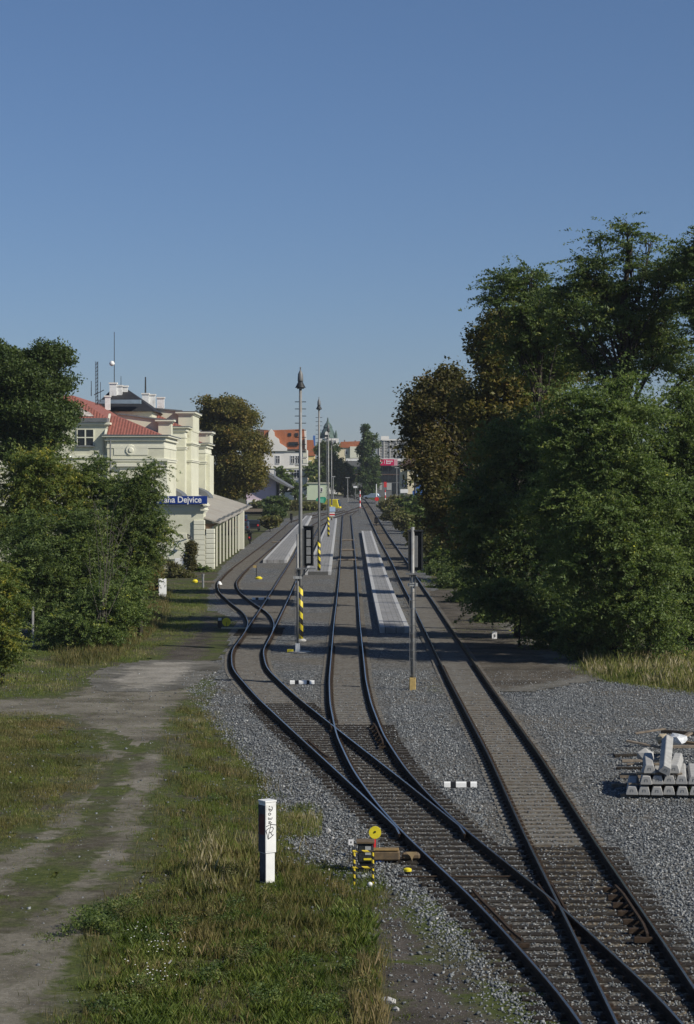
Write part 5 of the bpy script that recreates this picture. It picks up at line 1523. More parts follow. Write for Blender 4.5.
t = empty('bare_shrub', P(100, 622, 103), 'leafless grey-stemmed shrub in front of the left shrub mass', 'shrub', GL)
rb = random.Random(44); mb = MB()
for k in range(11):
    u1, v1 = rb.uniform(78, 138), rb.uniform(498, 560)
    a = P(96 + rb.uniform(-3, 12), 622, 103.0); e = P(u1, v1, 103 + rb.uniform(-.6, .8)); m = a.lerp(e, .5) + Vector((rb.uniform(-.3, .3), rb.uniform(-.3, .3), .25))
    mb.tube([a, a.lerp(m, .6), m, e], [.018, .015, .011, .004], 5)
    for q in range(4):
        s0_ = m.lerp(e, rb.random()); mb.tube([s0_, s0_ + Vector((rb.uniform(-.5, .5), rb.uniform(-.3, .3), rb.uniform(.1, .8)))], [.009, .004], 4, cap=False)
o = mb.build('stems', M['twig'], t); o.matrix_parent_inverse = Matrix.Translation(-Vector(t.location))
tree('shrub', 'low fresh green shrub at the front of the left shrub mass', 'shrub', (104, 648), 600, 104,
     [(98, 604, 26, 20, 0, 1), (118, 612, 18, 18, 0, .9), (130, 596, 14, 20, 1, .9), (128, 620, 12, 14, .5, .7), (88, 628, 26, 14, -.5, 1), (112, 632, 18, 10, -.5, .7), (60, 632, 20, 14, -.5, .7)], 26000, .085, 'locust_light', 206, .07, group=GL, clump=.6, flat=.6, aspect=.42, shell=.5)
tree('shrub', 'yellowing shrub cut by the left photo edge above the meadow', 'shrub', (2, 690), 620, 86,
     [(6, 584, 16, 18, 0, .9), (-6, 600, 22, 22, 0, 1), (14, 606, 12, 14, 0, .7), (2, 630, 18, 18, 0, 1), (-4, 658, 20, 18, 0, 1), (8, 648, 10, 12, 0, .6), (2, 568, 12, 10, 0, .4)], 20000, .085, 'ash_yellow', 207, .08, group=GL, clump=.55, flat=.5, aspect=.36, shell=.4, tint_bias=.06)
tree('shrub', 'pale grey-green flowering shrub left of the white cabinet by the station', 'shrub', (150, 590), 560, 152,
     [(152, 566, 12, 14, 0, 1), (156, 578, 8, 10, 0, .8), (146, 584, 12, 10, 0, .8)], 9000, .10, 'scrub', 208, .07, group=GL, clump=.6, aspect=.5, tint_bias=.3)
tree('shrub', 'brown dry shrub between the shrub mass and the white cabinet', 'shrub', (128, 625), 600, 118,
     [(122, 606, 16, 14, 0, 1), (130, 614, 12, 10, 0, .7), (112, 620, 12, 10, 0, .6)], 7000, .085, 'scrub', 209, .05, group=GL, clump=.6, flat=.9, aspect=.25, ntw=16)
tree('climbing_vine', 'dark reddish vine climbing a pole at the station end wall', 'vine', (190, 575), 545, 190,
     [(191, 548, 4.5, 10, 0, 1), (190, 560, 5, 10, 0, 1), (192, 572, 6, 7, 0, 1)], 5000, .12, 'chestnut', 210, .08, clump=.6, tint_bias=-.15)
tree('shrub', 'round dark green shrub below the white equipment cabinet at the station', 'shrub', (178, 580), 570, 180,
     [(174, 572, 9, 8, 0, 1), (184, 578, 9, 6, 0, 1), (168, 580, 8, 6, 0, .7)], 7000, .11, 'scrub', 211, .06, group=GL, clump=.6, tint_bias=-.15)
tree('shrub', 'small green shrub at the foot of the corner pilaster', 'shrub', (203, 574), 570, 190,
     [(203, 571, 6, 5, 0, 1), (197, 576, 6, 4, 0, 1)], 2600, .11, 'ash', 212, .05, group=GL, clump=.5)
tree('chestnut_tree', 'olive brown chestnut behind the far end of the station', 'tree', (230, 512), 450, 285,
     [(222, 412, 24, 13, 0, 1), (244, 420, 18, 14, 0, 1), (206, 420, 16, 13, 0, 1), (228, 438, 28, 17, -1, 1), (252, 444, 14, 16, 0, 1), (208, 446, 18, 16, 0, 1), (236, 466, 24, 17, -1, 1), (254, 470, 12, 14, 0, .9), (216, 474, 16, 14, 0, .9), (240, 486, 18, 10, -1, .8), (228, 404, 14, 6, 0, .4)],
     46000, .22, 'chestnut_olive', 221, .5, clump=1.7, flat=.6, aspect=.55, shell=.6)
# far trees
GF = 'trees near the level crossing'
tree('poplar_tree', 'tall narrow poplar beside the far end of the main track', 'tree', (369, 498), 450, 585,
     [(367, 434, 5.5, 9, 0, 1), (368, 446, 7.5, 10, 0, 1), (376, 442, 3.5, 8, 0, .6), (367, 460, 9, 11, 0, 1), (375, 462, 5, 12, 0, .8), (366, 475, 10, 11, 0, 1), (375, 479, 6, 12, 0, .9), (368, 489, 9, 8, 0, 1), (366, 427, 3.5, 5, 0, .5), (361, 452, 4, 10, 0, .6)],
     16000, .3, 'poplar', 301, .45, group=GF, clump=1.4, flat=.9, aspect=.55, shell=.5)
tree('broadleaf_tree', 'dark round tree left of the poplar below the cream house', 'tree', (345, 498), 470, 590,
     [(340, 468, 9, 11, 0, 1), (348, 474, 8, 10, 0, 1), (336, 482, 10, 10, 0, 1), (350, 486, 9, 9, 0, 1), (332, 460, 7, 9, 0, .8)], 12000, .32, 'broad', 302, .4, group=GF, clump=1.6, flat=.8, shell=.5)
tree('broadleaf_tree', 'dark tall tree hiding the foot of the domed tower', 'tree', (324, 498), 460, 610,
     [(322, 450, 8, 10, 0, 1), (330, 456, 8, 12, 0, 1), (318, 466, 8, 12, 0, 1), (327, 474, 10, 12, 0, 1), (320, 484, 8, 9, 0, 1), (334, 448, 5, 7, 0, .6)], 12000, .32, 'broad', 303, .4, group=GF, clump=1.6, flat=.8, shell=.5)
tree('broadleaf_tree', 'small green tree before the yellow house', 'tree', (311, 497), 475, 600,
     [(311, 472, 4, 8, 0, 1), (312, 482, 4, 7, 0, 1)], 2600, .4, 'ash', 304, .25, group=GF, clump=1.6, shell=.4)
tree('broadleaf_tree', 'green tree in front of the white gabled house beside the pink shed', 'tree', (284, 498), 475, 470,
     [(283, 474, 6, 8, 0, 1), (288, 484, 7, 7, 0, 1), (278, 481, 5, 6, 0, .8), (294, 492, 8, 5, 0, .8), (282, 466, 3, 6, 0, .4)], 6000, .34, 'ash', 305, .25, group=GF, clump=1.5, shell=.4, tint_bias=-.1)
# scrub along the right embankment
r_ = random.Random(5)
GS = 'scrub on the slopes beside the far tracks'
scr_ = [(398, 512, 9, 6, 330, 'scrub', 'brown'), (408, 520, 10, 7, 290, 'scrub', 'rusty brown'), (418, 514, 10, 7, 300, 'ash', 'fresh green'), (420, 532, 11, 8, 240, 'scrub', 'tan'), (432, 524, 12, 9, 250, 'ash', 'light green'),
        (436, 545, 12, 8, 205, 'scrub', 'olive brown'), (446, 556, 12, 8, 190, 'ash', 'dark green'), (410, 504, 9, 5, 380, 'ash', 'green'), (396, 502, 6, 5, 420, 'scrub', 'reddish'), (426, 503, 9, 6, 340, 'ash', 'bright green'), (452, 540, 12, 8, 200, 'locust', 'shaded'), (388, 505, 4, 4, 400, 'scrub', 'small brown')]
for k, (u, v, ru, rv, y, mt, word) in enumerate(scr_):
    near_ = 'nearest the main track' if u < 412 else 'below the chestnut' if u > 430 else 'on the embankment'
    tree('scrub_bush', '%s scrub bush %s, %s' % (word, near_, ('lowest', 'middle', 'upper')[0 if v > 530 else 1 if v > 511 else 2] + ' on the right slope'), 'bush', (u, v), v - rv, y,
         [(u, v, ru, rv, 0, 1), (u - ru * .6, v + rv * .4, ru * .6, rv * .6, 0, .7), (u + ru * .6, v + rv * .3, ru * .6, rv * .6, 0, .7), (u, v + rv * .9, ru * 1.1, rv * .6, -.5, .8)], 3600, .0011 * y, mt, 400 + k, .06, group=GS, clump=.004 * y, shell=.3)
for k, (u, v, ru, rv, y, mt, lb) in enumerate(((262, 505, 12, 4, 400, 'scrub', 'dark low bush below the pink shed wall'), (276, 503, 9, 7, 390, 'broad', 'dark green bush between the pink shed and the rails'), (290, 505, 10, 4, 430, 'scrub', 'brown bush left of the green container'), (312, 506, 10, 2.5, 430, 'scrub', 'low brown bush right of the green container'), (270, 521, 7, 5, 300, 'scrub', 'brown bush beside the parked cars'), (274, 513, 6, 6, 330, 'broad', 'dark bush behind the parked cars'))):
    tree('scrub_bush', lb, 'bush', (u, v), v - rv, y, [(u, v, ru, rv, 0, 1), (u + ru * .5, v + 1, ru * .6, rv * .8, 0, .8)], 2600, .0011 * y, mt, 430 + k, .06, group=GS, clump=.004 * y, shell=.3)

# ------------------------------------------------------------------ grass and weeds
CLEAR = [[(252, 884), (256, 900), (284, 900), (288, 884), (280, 874)], [(350, 886), (350, 895), (380, 897), (380, 884)]]
def grass(name, poly_px, n, h0, h1, wd, mat, seed, bias=0.0, patch=1.0, thr=-.3, lean=.35, exclude=(), power=1.0, ymax=130, soft=.32):
    """blades scattered over a ground polygon, thinned by soft patches"""
    r = np.random.RandomState(seed)
    n = int(n * 1.5); h0 *= .58; h1 *= .58; wd *= .62
    poly = [tuple(G(u, v)[:2]) for u, v in poly_px]
    px_ = np.array(poly)
    lo, hi = px_.min(0), px_.max(0)
    m = n * 4
    x = r.uniform(lo[0], hi[0], m); y = lo[1] + (hi[1] - lo[1]) * r.rand(m) ** power
    k = in_poly(x + r.normal(0, soft, m), y + r.normal(0, soft * 2.5, m), poly)
    nz = fnoise(x, y, seed, patch) + .5 * fnoise(x, y, seed + 5, patch * .3)
    k &= nz + r.normal(0, .25, m) > thr
    for ex in (tuple(exclude) + (tuple(CLEAR) if h1 > .2 else ())):
        q = [tuple(G(u, v)[:2]) for u, v in ex]
        k &= ~in_poly(x, y, q)
    x, y, nz = x[k][:n], y[k][:n], nz[k][:n]
    n = len(x)
    z = np.zeros(n) - .05
    hh = r.uniform(h0, h1, n) * np.clip(.75 + .45 * nz, .35, 1.5)
    th = r.uniform(0, 6.28, n); ln = r.uniform(0, lean, n) * hh
    ta = th + r.normal(0, .8, n)
    w2 = wd * r.uniform(.6, 1.3, n) * np.sqrt(np.clip(y / 45, .6, 3))
    b0 = np.stack([x - np.cos(th) * w2, y - np.sin(th) * w2, z], -1); b1 = np.stack([x + np.cos(th) * w2, y + np.sin(th) * w2, z], -1)
    mx = x + np.cos(ta) * ln * .35; my = y + np.sin(ta) * ln * .35
    m1 = np.stack([mx + np.cos(th) * w2 * .7, my + np.sin(th) * w2 * .7, z + hh * .6], -1)
    tp = np.stack([x + np.cos(ta) * ln, y + np.sin(ta) * ln, z + hh], -1)
    V = np.stack([b0, b1, m1, tp], 1).reshape(-1, 3)
    Fq = np.arange(n * 4).reshape(n, 4)
    big = fnoise(x, y, seed + 9, patch * 2.2)
    tint = np.clip(.40 + .36 * big + .16 * fnoise(x, y, seed + 11, patch * .5) + r.normal(0, .15, n) + bias, 0, 1)
    return tag(link(name, np_mesh(name, V, Fq, M[mat], {'tint': tint})), kind='stuff')
RIGHT_MASS = [(60, 1040), (84, 962), (104, 925), (138, 890), (150, 860), (158, 820), (176, 770), (168, 742), (176, 712), (196, 700), (214, 730), (240, 765), (268, 790), (278, 830), (300, 862), (345, 870), (388, 900), (384, 950), (372, 985), (392, 1040)]
grass('grass', RIGHT_MASS, 95000, .08, .26, .010, 'blade', 501, .05, 1.1, -.12)
grass('grass', [(170, 885), (190, 845), (225, 835), (252, 852), (250, 892), (205, 900)], 2200, .3, .75, .008, 'blade', 532, .30, .5, .0, soft=.5)
grass('grass', [(290, 815), (322, 822), (300, 838), (270, 836)], 1100, .25, .55, .008, 'blade', 533, .28, .5, -.1, soft=.4)
grass('grass', [(352, 1030), (358, 975), (380, 960), (386, 1000), (385, 1040)], 1300, .3, .7, .008, 'rust_blade', 534, .12, .5, -.05, soft=.4)
grass('grass', RIGHT_MASS, 22000, .25, .50, .009, 'rust_blade', 502, -.02, .9, .15)
grass('weeds', [(80, 1040), (92, 965), (130, 930), (200, 905), (300, 900), (375, 925), (372, 1040)], 22000, .22, .48, .016, 'blade', 503, -.16, .8, .05, .7)
grass('weeds', [(160, 905), (200, 862), (256, 850), (330, 905), (330, 960), (200, 960)], 7000, .3, .65, .010, 'rust_blade', 504, -.05, .6, .1, .45)
grass('grass', [(-20, 712), (58, 718), (96, 745), (98, 785), (64, 815), (20, 845), (-20, 865)], 42000, .10, .32, .012, 'rust_blade', 505, -.14, 1.4, -.6)
grass('grass', [(-20, 712), (58, 718), (96, 745), (98, 785), (64, 815), (20, 845), (-20, 865)], 26000, .08, .26, .012, 'blade', 506, .1, 1.1, -.1)
grass('grass', [(-20, 960), (20, 900), (70, 850), (118, 805), (130, 770), (112, 772), (98, 800), (74, 830), (20, 872), (-20, 902)], 22000, .06, .2, .012, 'blade', 507, -.04, .8, -.25)
grass('grass', [(-20, 735), (-20, 690), (110, 684), (190, 680), (190, 745), (120, 760), (98, 735), (60, 716)], 9000, .05, .2, .012, 'blade', 530, .02, .9, .28)
grass('grass', [(120, 870), (140, 800), (175, 735), (185, 745), (165, 850), (140, 900), (90, 960), (70, 1000), (60, 985)], 12000, .06, .24, .012, 'blade', 531, .0, .6, -.1)
grass('grass', [(0, 985), (40, 915), (62, 912), (66, 945), (30, 965)], 6000, .06, .2, .011, 'blade', 508, -.08, .6, -.1)
grass('grass', [(130, 850), (165, 800), (172, 745), (140, 770), (124, 800), (124, 840)], 7000, .05, .17, .012, 'blade', 509, .05, .7, .0)
UPPER = [(-30, 700), (-30, 640), (40, 646), (120, 636), (150, 600), (175, 580), (200, 580), (210, 600), (200, 622), (194, 640), (160, 655), (120, 664), (108, 676), (60, 694)]
grass('grass', UPPER, 46000, .10, .38, .012, 'blade', 510, .06, 1.4, -.5, ymax=180)
grass('grass', [(60, 668), (60, 645), (125, 628), (150, 595), (168, 590), (160, 625), (120, 660)], 12000, .35, .95, .012, 'rust_blade', 511, .0, 1.2, -.2)
grass('grass', [(186, 664), (196, 640), (210, 622), (222, 612), (228, 622), (214, 642), (200, 662)], 6000, .06, .2, .012, 'blade', 512, -.05, .8, -.2)
grass('grass', [(176, 720), (192, 690), (206, 712), (240, 765), (262, 780), (240, 790), (180, 760)], 9000, .06, .22, .012, 'blade', 513, .0, .8, -.15)
grass('grass', [(266, 808), (290, 806), (322, 824), (308, 834), (276, 838)], 5000, .12, .42, .011, 'blade', 514, .22, .6, -.5)
grass('grass', [(250, 905), (258, 880), (300, 868), (352, 880), (392, 902), (330, 912)], 12000, .10, .34, .011, 'blade', 515, -.08, .7, -.5)
grass('tall_grass', [(588, 676), (598, 656), (640, 652), (720, 652), (720, 694), (640, 682)], 7500, .35, 1.35, .011, 'blade', 516, .30, 1.0, -.35, .45)
grass('grass', [(570, 672), (600, 660), (720, 668), (720, 696), (630, 684)], 16000, .2, .6, .012, 'blade', 517, .02, 1.0, -.5)
grass('grass', [(424, 694), (426, 684), (455, 684), (456, 693)], 1500, .05, .16, .012, 'blade', 518, -.08, .5, -.5)
grass('grass', [(420, 640), (470, 612), (500, 612), (560, 640), (600, 656), (590, 672), (540, 660), (500, 640)], 9000, .08, .3, .012, 'blade', 519, .0, 1.2, .1)
grass('grass', [(246, 546), (262, 528), (288, 516), (296, 518), (270, 536), (258, 548)], 7000, .2, .6, .02, 'blade', 520, .3, 2.0, -.5)
grass('grass', [(380, 512), (400, 520), (430, 550), (455, 575), (470, 560), (440, 520), (400, 506)], 12000, .3, .9, .02, 'rust_blade', 521, -.05, 3.0, -.2)
grass('grass', [(250, 512), (330, 508), (345, 512), (300, 516), (262, 520)], 6000, .3, .8, .025, 'blade', 522, .15, 3.0, -.4)
grass('weeds', [(392, 1040), (380, 985), (386, 955), (410, 960), (470, 1000), (500, 1040)], 1800, .05, .2, .014, 'blade', 523, -.08, .5, .35, .8)
wl2 = []
for (u, v, ru, hz_, wt) in ((92, 932, .55, .26, 1), (112, 918, .5, .24, 1), (132, 908, .4, .18, .8), (150, 944, .45, .2, .8), (206, 892, .35, .15, .7), (232, 912, .4, .15, .7), (180, 934, .4, .18, .8), (150, 990, .4, .16, .8), (205, 980, .45, .15, .7), (250, 958, .35, .14, .7), (300, 965, .35, .15, .8), (345, 972, .3, .14, .6), (262, 1004, .45, .14, .8), (322, 1008, .4, .14, .7), (112, 1010, .4, .15, .8), (60, 940, .25, .1, .4), (190, 850, .3, .12, .5), (215, 800, .3, .1, .5), (240, 930, .4, .16, .7)):
    g_ = G(u, v); wl2.append(((g_.x, g_.y, hz_ * .7), (ru, ru * 1.7, hz_), wt))
o, _, _ = leaves('weeds', wl2, 15000, .026, M['ash'], 540, clump=.22, flat=.7, aspect=.45, shell=.1, tint_bias=-.12)
tag(o, kind='stuff')
o, _, _ = leaves('weeds', [(((c[0] + .5), c[1] + .9, .17), (r0 * .8, r1 * .8, .2), wt) for (c, (r0, r1, r2), wt) in wl2], 8000, .024, M['scrub'], 541, clump=.2, flat=1.2, aspect=.3, shell=.1)
tag(o, kind='stuff')
# white flower heads in the bottom grass
r = np.random.RandomState(9)
pf = [tuple(G(u, v)[:2]) for u, v in [(120, 1010), (128, 950), (185, 945), (190, 1005)]]
x = r.uniform(min(p[0] for p in pf), max(p[0] for p in pf), 1500); y = r.uniform(min(p[1] for p in pf), max(p[1] for p in pf), 1500)
k = in_poly(x, y, pf) & (fnoise(x, y, 77, .5) > .25); x, y = x[k][:60], y[k][:60]; n = len(x)
z = r.uniform(.28, .5, n); s = .014
V = np.stack([np.stack([x - s, y, z], -1), np.stack([x, y - s, z + .004], -1), np.stack([x + s, y, z], -1), np.stack([x, y + s, z + .01], -1)], 1).reshape(-1, 3)
tag(link('flower_heads', np_mesh('flower_heads', V, np.arange(n * 4).reshape(n, 4), M['whiteclean'])), kind='stuff')
# ------------------------------------------------------------------ buildings beyond the yard
class House:
    def __init__(s, name, label, y, u, cat='building', group=None):
        s.y = y
        s.o = empty(name, (P(u, 500, y).x, y, T(y)), label, cat, group)
        s.inv = Matrix.Translation(-Vector(s.o.location))
    def put(s, mb, name, mat, parent=None):
        o = mb.build(name, mat, parent or s.o)
        o.matrix_parent_inverse = s.inv if parent is None else Matrix.Identity(4)
        return o
    def box(s, name, mat, u0, u1, v0, v1, d0=0.0, d1=10.0, parent=None):
        a, b = P(u0, v1, s.y), P(u1, v0, s.y)
        mb = MB(); mb.box(a.x, b.x, s.y + d0, s.y + d1, a.z, b.z); return s.put(mb, name, mat, parent)
    def poly(s, name, mat, pts, d0, d1):
        mb = MB(); mb.prism([(P(u, v, s.y).x, s.y + d0, P(u, v, s.y).z) for u, v in pts], (0, d1 - d0, 0)); return s.put(mb, name, mat)
    def window(s, u0, u1, v0, v1, frame='whiteclean', bars=1):
        w = s.box('window', M['glass'], u0, u1, v0, v1, -.06, -.003)
        a, b = P(u0, v1, s.y), P(u1, v0, s.y); t = .09
        mb = MB()
        mb.box(a.x - t, a.x, s.y - .14, s.y - .065, a.z, b.z); mb.box(b.x, b.x + t, s.y - .14, s.y - .065, a.z, b.z)
        mb.box(a.x - t, b.x + t, s.y - .14, s.y - .065, b.z + .002, b.z + t + .1); mb.box(a.x - t, b.x + t, s.y - .2, s.y - .065, a.z - t, a.z - .002)
        for k in range(bars):
            x = a.x + (b.x - a.x) * (k + 1) / (bars + 1); mb.box(x - .05, x + .05, s.y - .13, s.y - .066, a.z + .002, b.z - .002)
        zc = a.z + (b.z - a.z) * .68
        mb.box(a.x + .002, b.x - .002, s.y - .12, s.y - .0665, zc, zc + .08)
        f = s.put(mb, 'window_frame', M[frame]); f.parent = w; f.matrix_parent_inverse = Matrix.Identity(4)
        return w
# white gabled house with orange roof
h = House('apartment_house', 'white house with stepped curved gable and tall orange tiled roof', 600, 287)
h.box('wall', M['whiteplaster'], 263, 307.5, 450, 499)
h.poly('roof', M['orangeroof'], [(264, 430.5), (304, 429), (305.5, 449.6), (288, 449.6), (264, 449.6)], .3, 10)
h.poly('gable', M['whiteplaster'], [(265.2, 451), (265.2, 441), (268.5, 436), (268.7, 432), (271.3, 428.8), (274.4, 432), (274.8, 436), (279, 439), (279.8, 443), (283, 445), (287.2, 448), (287.2, 451)], -.5, .28)
h.box('eaves', M['brownroof'], 287.4, 306, 449, 450.4, -.5, .28)
for (u0, u1, v0, v1, b) in ((276, 279.6, 456, 463.3, 1), (291, 294.2, 456, 463.3, 1), (296, 299.2, 456, 463.3, 1), (275.4, 279.6, 470, 478, 1), (291.2, 299.2, 470, 478, 2), (291.5, 294, 485.5, 492, 1), (296, 299, 485.5, 492, 1), (271, 274.2, 443, 448, 1)): h.window(u0, u1, v0, v1, bars=b)
for v in (451.5, 468.2, 482): h.box('string_course', M['plaster2'], 263.5, 307, v - .7, v + .4, -.25, -.003)
for k in range(7): h.box('quoin', M['plaster2'], 303, 307.4, 453 + k * 6.3, 457 + k * 6.3, -.12, -.004)
for (u0, u1) in ((288.3, 291.3), (295.2, 298.2)): h.box('roof_window', M['glass'], u0, u1, 433, 436, .1, .29)
h.box('dormer', M['glass'], 288.5, 298, 442, 445.8, .0, .29)
for (v0, v1) in ((430, 452), (438, 452)): pass
h.box('chimney', M['whiteplaster'], 303.8, 306.2, 429.8, 451, .5, 2.0); h.box('chimney', M['whiteplaster'], 305, 306.8, 438, 450, -.3, .28)
# dark roof to its left
h = House('apartment_house', 'house with a dark red roof peeping over the chestnut left of the white gable', 640, 262)
h.box('wall', M['creamplaster'], 252, 267, 445, 498); h.poly('roof', M['brownroof'], [(250, 445), (256, 429), (268, 430), (269, 445)], .0, 10)
# yellow house
h = House('apartment_house', 'narrow yellow house with an orange roof right of the white gabled house', 650, 311)
h.box('wall', M['yellowplaster'], 306.5, 314.5, 456, 498); h.poly('roof', M['orangeroof'], [(306.5, 455.8), (306.5, 440), (313.4, 440), (315, 455.8)], -.3, 9)
h.box('chimney', M['steelblue'], 313, 315.2, 435.5, 446, .0, 1.2); h.window(309, 311.2, 461, 467)
# domed tower house
h = House('tower_house', 'pale house with a dark green domed corner tower above the trees', 800, 330)
h.box('wall', M['whiteplaster'], 318, 338.5, 438.5, 496)
for u in (323, 331, 335): h.window(u - 1.0, u + 1.0, 440.5, 443.5, bars=0)
yy_ = h.y; c = P(327.8, 438, yy_ + 4); k = yy_ / F
mb = MB(); mb.lathe([(9.0 * k, 0), (8.2 * k, 2.0 * k), (5.4 * k, 8 * k), (4.4 * k, 9.5 * k), (4.6 * k, 11 * k), (3.2 * k, 13.5 * k), (1.6 * k, 15.5 * k), (1.0 * k, 17.2 * k), (.5 * k, 20.5 * k)], 8, (c.x, c.y, c.z)); h.put(mb, 'dome', M['copper'])
for du in (-8, 8.2):
    mb = MB(); q = P(327.8 + du, 438, yy_ + 2); mb.lathe([(1.5 * k, 0), (1.4 * k, 3 * k), (1.0 * k, 5 * k), (.2 * k, 8 * k)], 8, (q.x, q.y, q.z)); h.put(mb, 'corner_turret', M['copper'])
h.poly('dormer', M['whiteplaster'], [(325, 438.4), (325, 433), (327, 430), (329, 433), (329, 438.4)], -.6, 4)
# cream house with red roof
h = House('apartment_house', 'cream house with a red tiled roof left of the poplar', 760, 348)
h.box('wall', M['creamplaster'], 338, 362, 448, 497); h.poly('roof', M['orangeroof'], [(337.5, 447.8), (341, 441.8), (360, 441.2), (362, 447.8)], -.4, 10)
h.box('parapet', M['plaster2'], 350, 362, 446.5, 458, -.9, -.01)
for u in (346.5, 354, 359): h.window(u - .9, u + .9, 450.5, 454.5, bars=0)
h.box('chimney', M['brownroof'], 344, 345.2, 440, 447, 1, 2); h.box('chimney', M['brownroof'], 354.5, 356, 440.4, 447, 1, 2)
# glass office with crimson sign
h = House('office_building', 'dark glazed office block with a crimson sign on its roof edge', 620, 385)
h.box('wall', M['greymetal'], 346, 401, 461, 498, .1, 12)
h.box('base_wall', M['white'], 346, 401, 458.5, 461, .0, 12)
for k in range(9): h.box('glazing', M['glass'], 346.5 + k * 6, 352 + k * 6, 466.5, 474, -.0, .098); h.box('glazing', M['glass'], 346.5 + k * 6, 352 + k * 6, 475, 482, .0, .098)
h.box('floor_band', M['brownroof'], 346, 401, 474.05, 474.9, -.15, .09)
for (u0, u1) in ((379.5, 382), (386.5, 391.5)): h.box('shop_front', M['palepanel'], u0, u1, 483, 490, -.02, .098)
h.box('doorway', M['glass'], 392.5, 399.5, 483, 494, -.02, .098)
a_, b_ = P(377.5, 465.5, 619), P(397.5, 459.2, 619)
sg4 = empty('roof_sign', ((a_.x + b_.x) / 2, 619, a_.z), 'crimson advertising sign with a white emblem and two lines of white lettering', 'sign')
W_, H_ = b_.x - a_.x, b_.z - a_.z
mb = MB(); mb.box(-W_ / 2, W_ / 2 - 1.0, -.15, .15, 0, H_); mb.build('sign_board', M['magenta'], sg4)
mb = MB(); mb.box(W_ / 2 - .98, W_ / 2, -.12, .15, 0, H_); mb.build('side_panel', plain('faded_pink', (.55, .30, .34), .6, var=.2), sg4)
def bar(name, x0, x1, z0, z1, mat='whiteclean'):
    mb = MB(); mb.box(x0 * W_ - W_ / 2, x1 * W_ - W_ / 2, -.19, -.155, z0 * H_, z1 * H_); return mb.build(name, M[mat], sg4)
mb = MB()
pts = [(.15, .86), (.11, .82), (.10, .66), (.15, .60), (.20, .54), (.21, .40), (.17, .32)]
for i in range(len(pts) - 1):
    a, b = Vector((pts[i][0] * W_ - W_ / 2, -.17, pts[i][1] * H_)), Vector((pts[i + 1][0] * W_ - W_ / 2, -.17, pts[i + 1][1] * H_)); mb.tube([a, b], .13, 5)
mb.build('emblem', M['whiteclean'], sg4)
bar('divider', .345, .36, .28, .86)
xs_ = .44
for k, w_ in enumerate((.05, .035, .04, .035, .045, .03, .04)):
    bar('letter_stroke', xs_, xs_ + w_ * .8, .58, .58 + (.25 if k == 0 else .17 + .03 * (k % 2))); xs_ += w_ + .008
xs_ = .44
for k, w_ in enumerate((.05, .04, .035, .04, .03)):
    bar('letter_stroke', xs_, xs_ + w_ * .8, .26, .26 + (.24 if k in (0, 4) else .17)); xs_ += w_ + .008
# pale slab block far behind
h = House('apartment_block', 'big pale concrete slab block rising above the crimson sign', 900, 394)
h.box('wall', M['concrete'], 377, 407.5, 440, 490, 0, 14)
h.box('roof_house', M['whiteplaster'], 381, 389, 436, 439.9, 1, 6); h.box('roof_edge', M['whiteplaster'], 382, 401, 439.2, 440.6, -.6, -.01)
h.box('wall', M['concrete'], 401, 415, 453.6, 490, -3, 10); h.box('balcony', M['greymetal'], 403.5, 407, 442.4, 445.4, -1.8, -.01)
for v in np.arange(442.2, 459, 2.7):
    h.box('window_band', M['galv'], 378, 401, v, v + 1.25, -.12, -.01)
for u in (379.5, 384, 390, 396): h.box('pier', M['whiteplaster'], u - .3, u + .3, 440.7, 460, -.35, -.13)
# beige houses and blue hoarding on the right
h = House('house', 'beige house with a brown hipped roof right of the glazed office', 500, 406)
h.box('wall', M['creamplaster'], 400.5, 409, 466, 497, 0, 9); h.poly('roof', M['brownroof'], [(399.5, 466), (402, 462.5), (411, 453.5), (417, 458), (417, 466)], -.5, 9)
h.box('wall', M['creamplaster'], 407, 413.5, 468.5, 494, -3, -.05); h.poly('roof', M['orangeroof'], [(405.5, 468.5), (416, 462), (424, 462), (424, 468.5)], -3.5, -.55)
h.window(402, 403.6, 480, 487, bars=0); h.window(404.6, 406.4, 480, 487, bars=0); h.box('doorway', M['glass'], 413.6, 416, 471, 492, -2.9, -.1); h.box('cornice', M['plaster2'], 400.3, 409.2, 465.2, 466.9, -.4, -.06)
h = House('hoarding', 'bright blue hoarding half hidden by the brown chestnut', 470, 417)
h.poly('panel', M['steelblue'], [(412.5, 496), (412.5, 491), (416, 489), (417, 483), (423, 482), (424, 500), (413, 500)], 0, .4); h.box('post', M['galv'], 415.2, 416, 480, 501, -.2, -.01)
# mint building and shed
h = House('low_building', 'low pale mint building behind the green container', 540, 318)
h.box('wall', M['mint'], 307, 329, 483.5, 500, 0, 8); h.box('roof_edge', M['plaster2'], 306.5, 329.5, 482.6, 483.4, -.3, 8.2); h.window(320.8, 322.4, 488, 491.5, bars=0)
h = House('goods_shed', 'pinkish goods shed with a wide overhanging grey roof', 400, 268)
h.poly('wall', M['pink'], [(246, 512), (246, 478), (262, 471.5), (276, 481.5), (276, 512)], 0, 22)
h.poly('side_wall', M['pink'], [(270.2, 511), (270.2, 478.2), (275.7, 481.8), (275.7, 511)], -.04, -.005)
h.poly('roof', M['greymetal'], [(243, 478.5), (262, 470.2), (263, 470.2), (291.5, 487.2), (291, 488.4), (276, 481.2), (262, 471.8), (243.6, 480)], -2.0, 23)
mb = MB(); a_, b_ = P(277, 495, 400), P(288, 487, 400); mb.tube([(a_.x, 399.5, a_.z), (b_.x, 399.5, b_.z)], .12, 6); h.put(mb, 'roof_strut', M['darkmetal'])
mb = MB(); a_, b_ = P(275.8, 481.8, 400), P(276.4, 512, 400); mb.tube([(a_.x + .12, 399.8, a_.z), (a_.x + .12, 399.8, b_.z)], .09, 6); h.put(mb, 'downpipe', M['greymetal'])
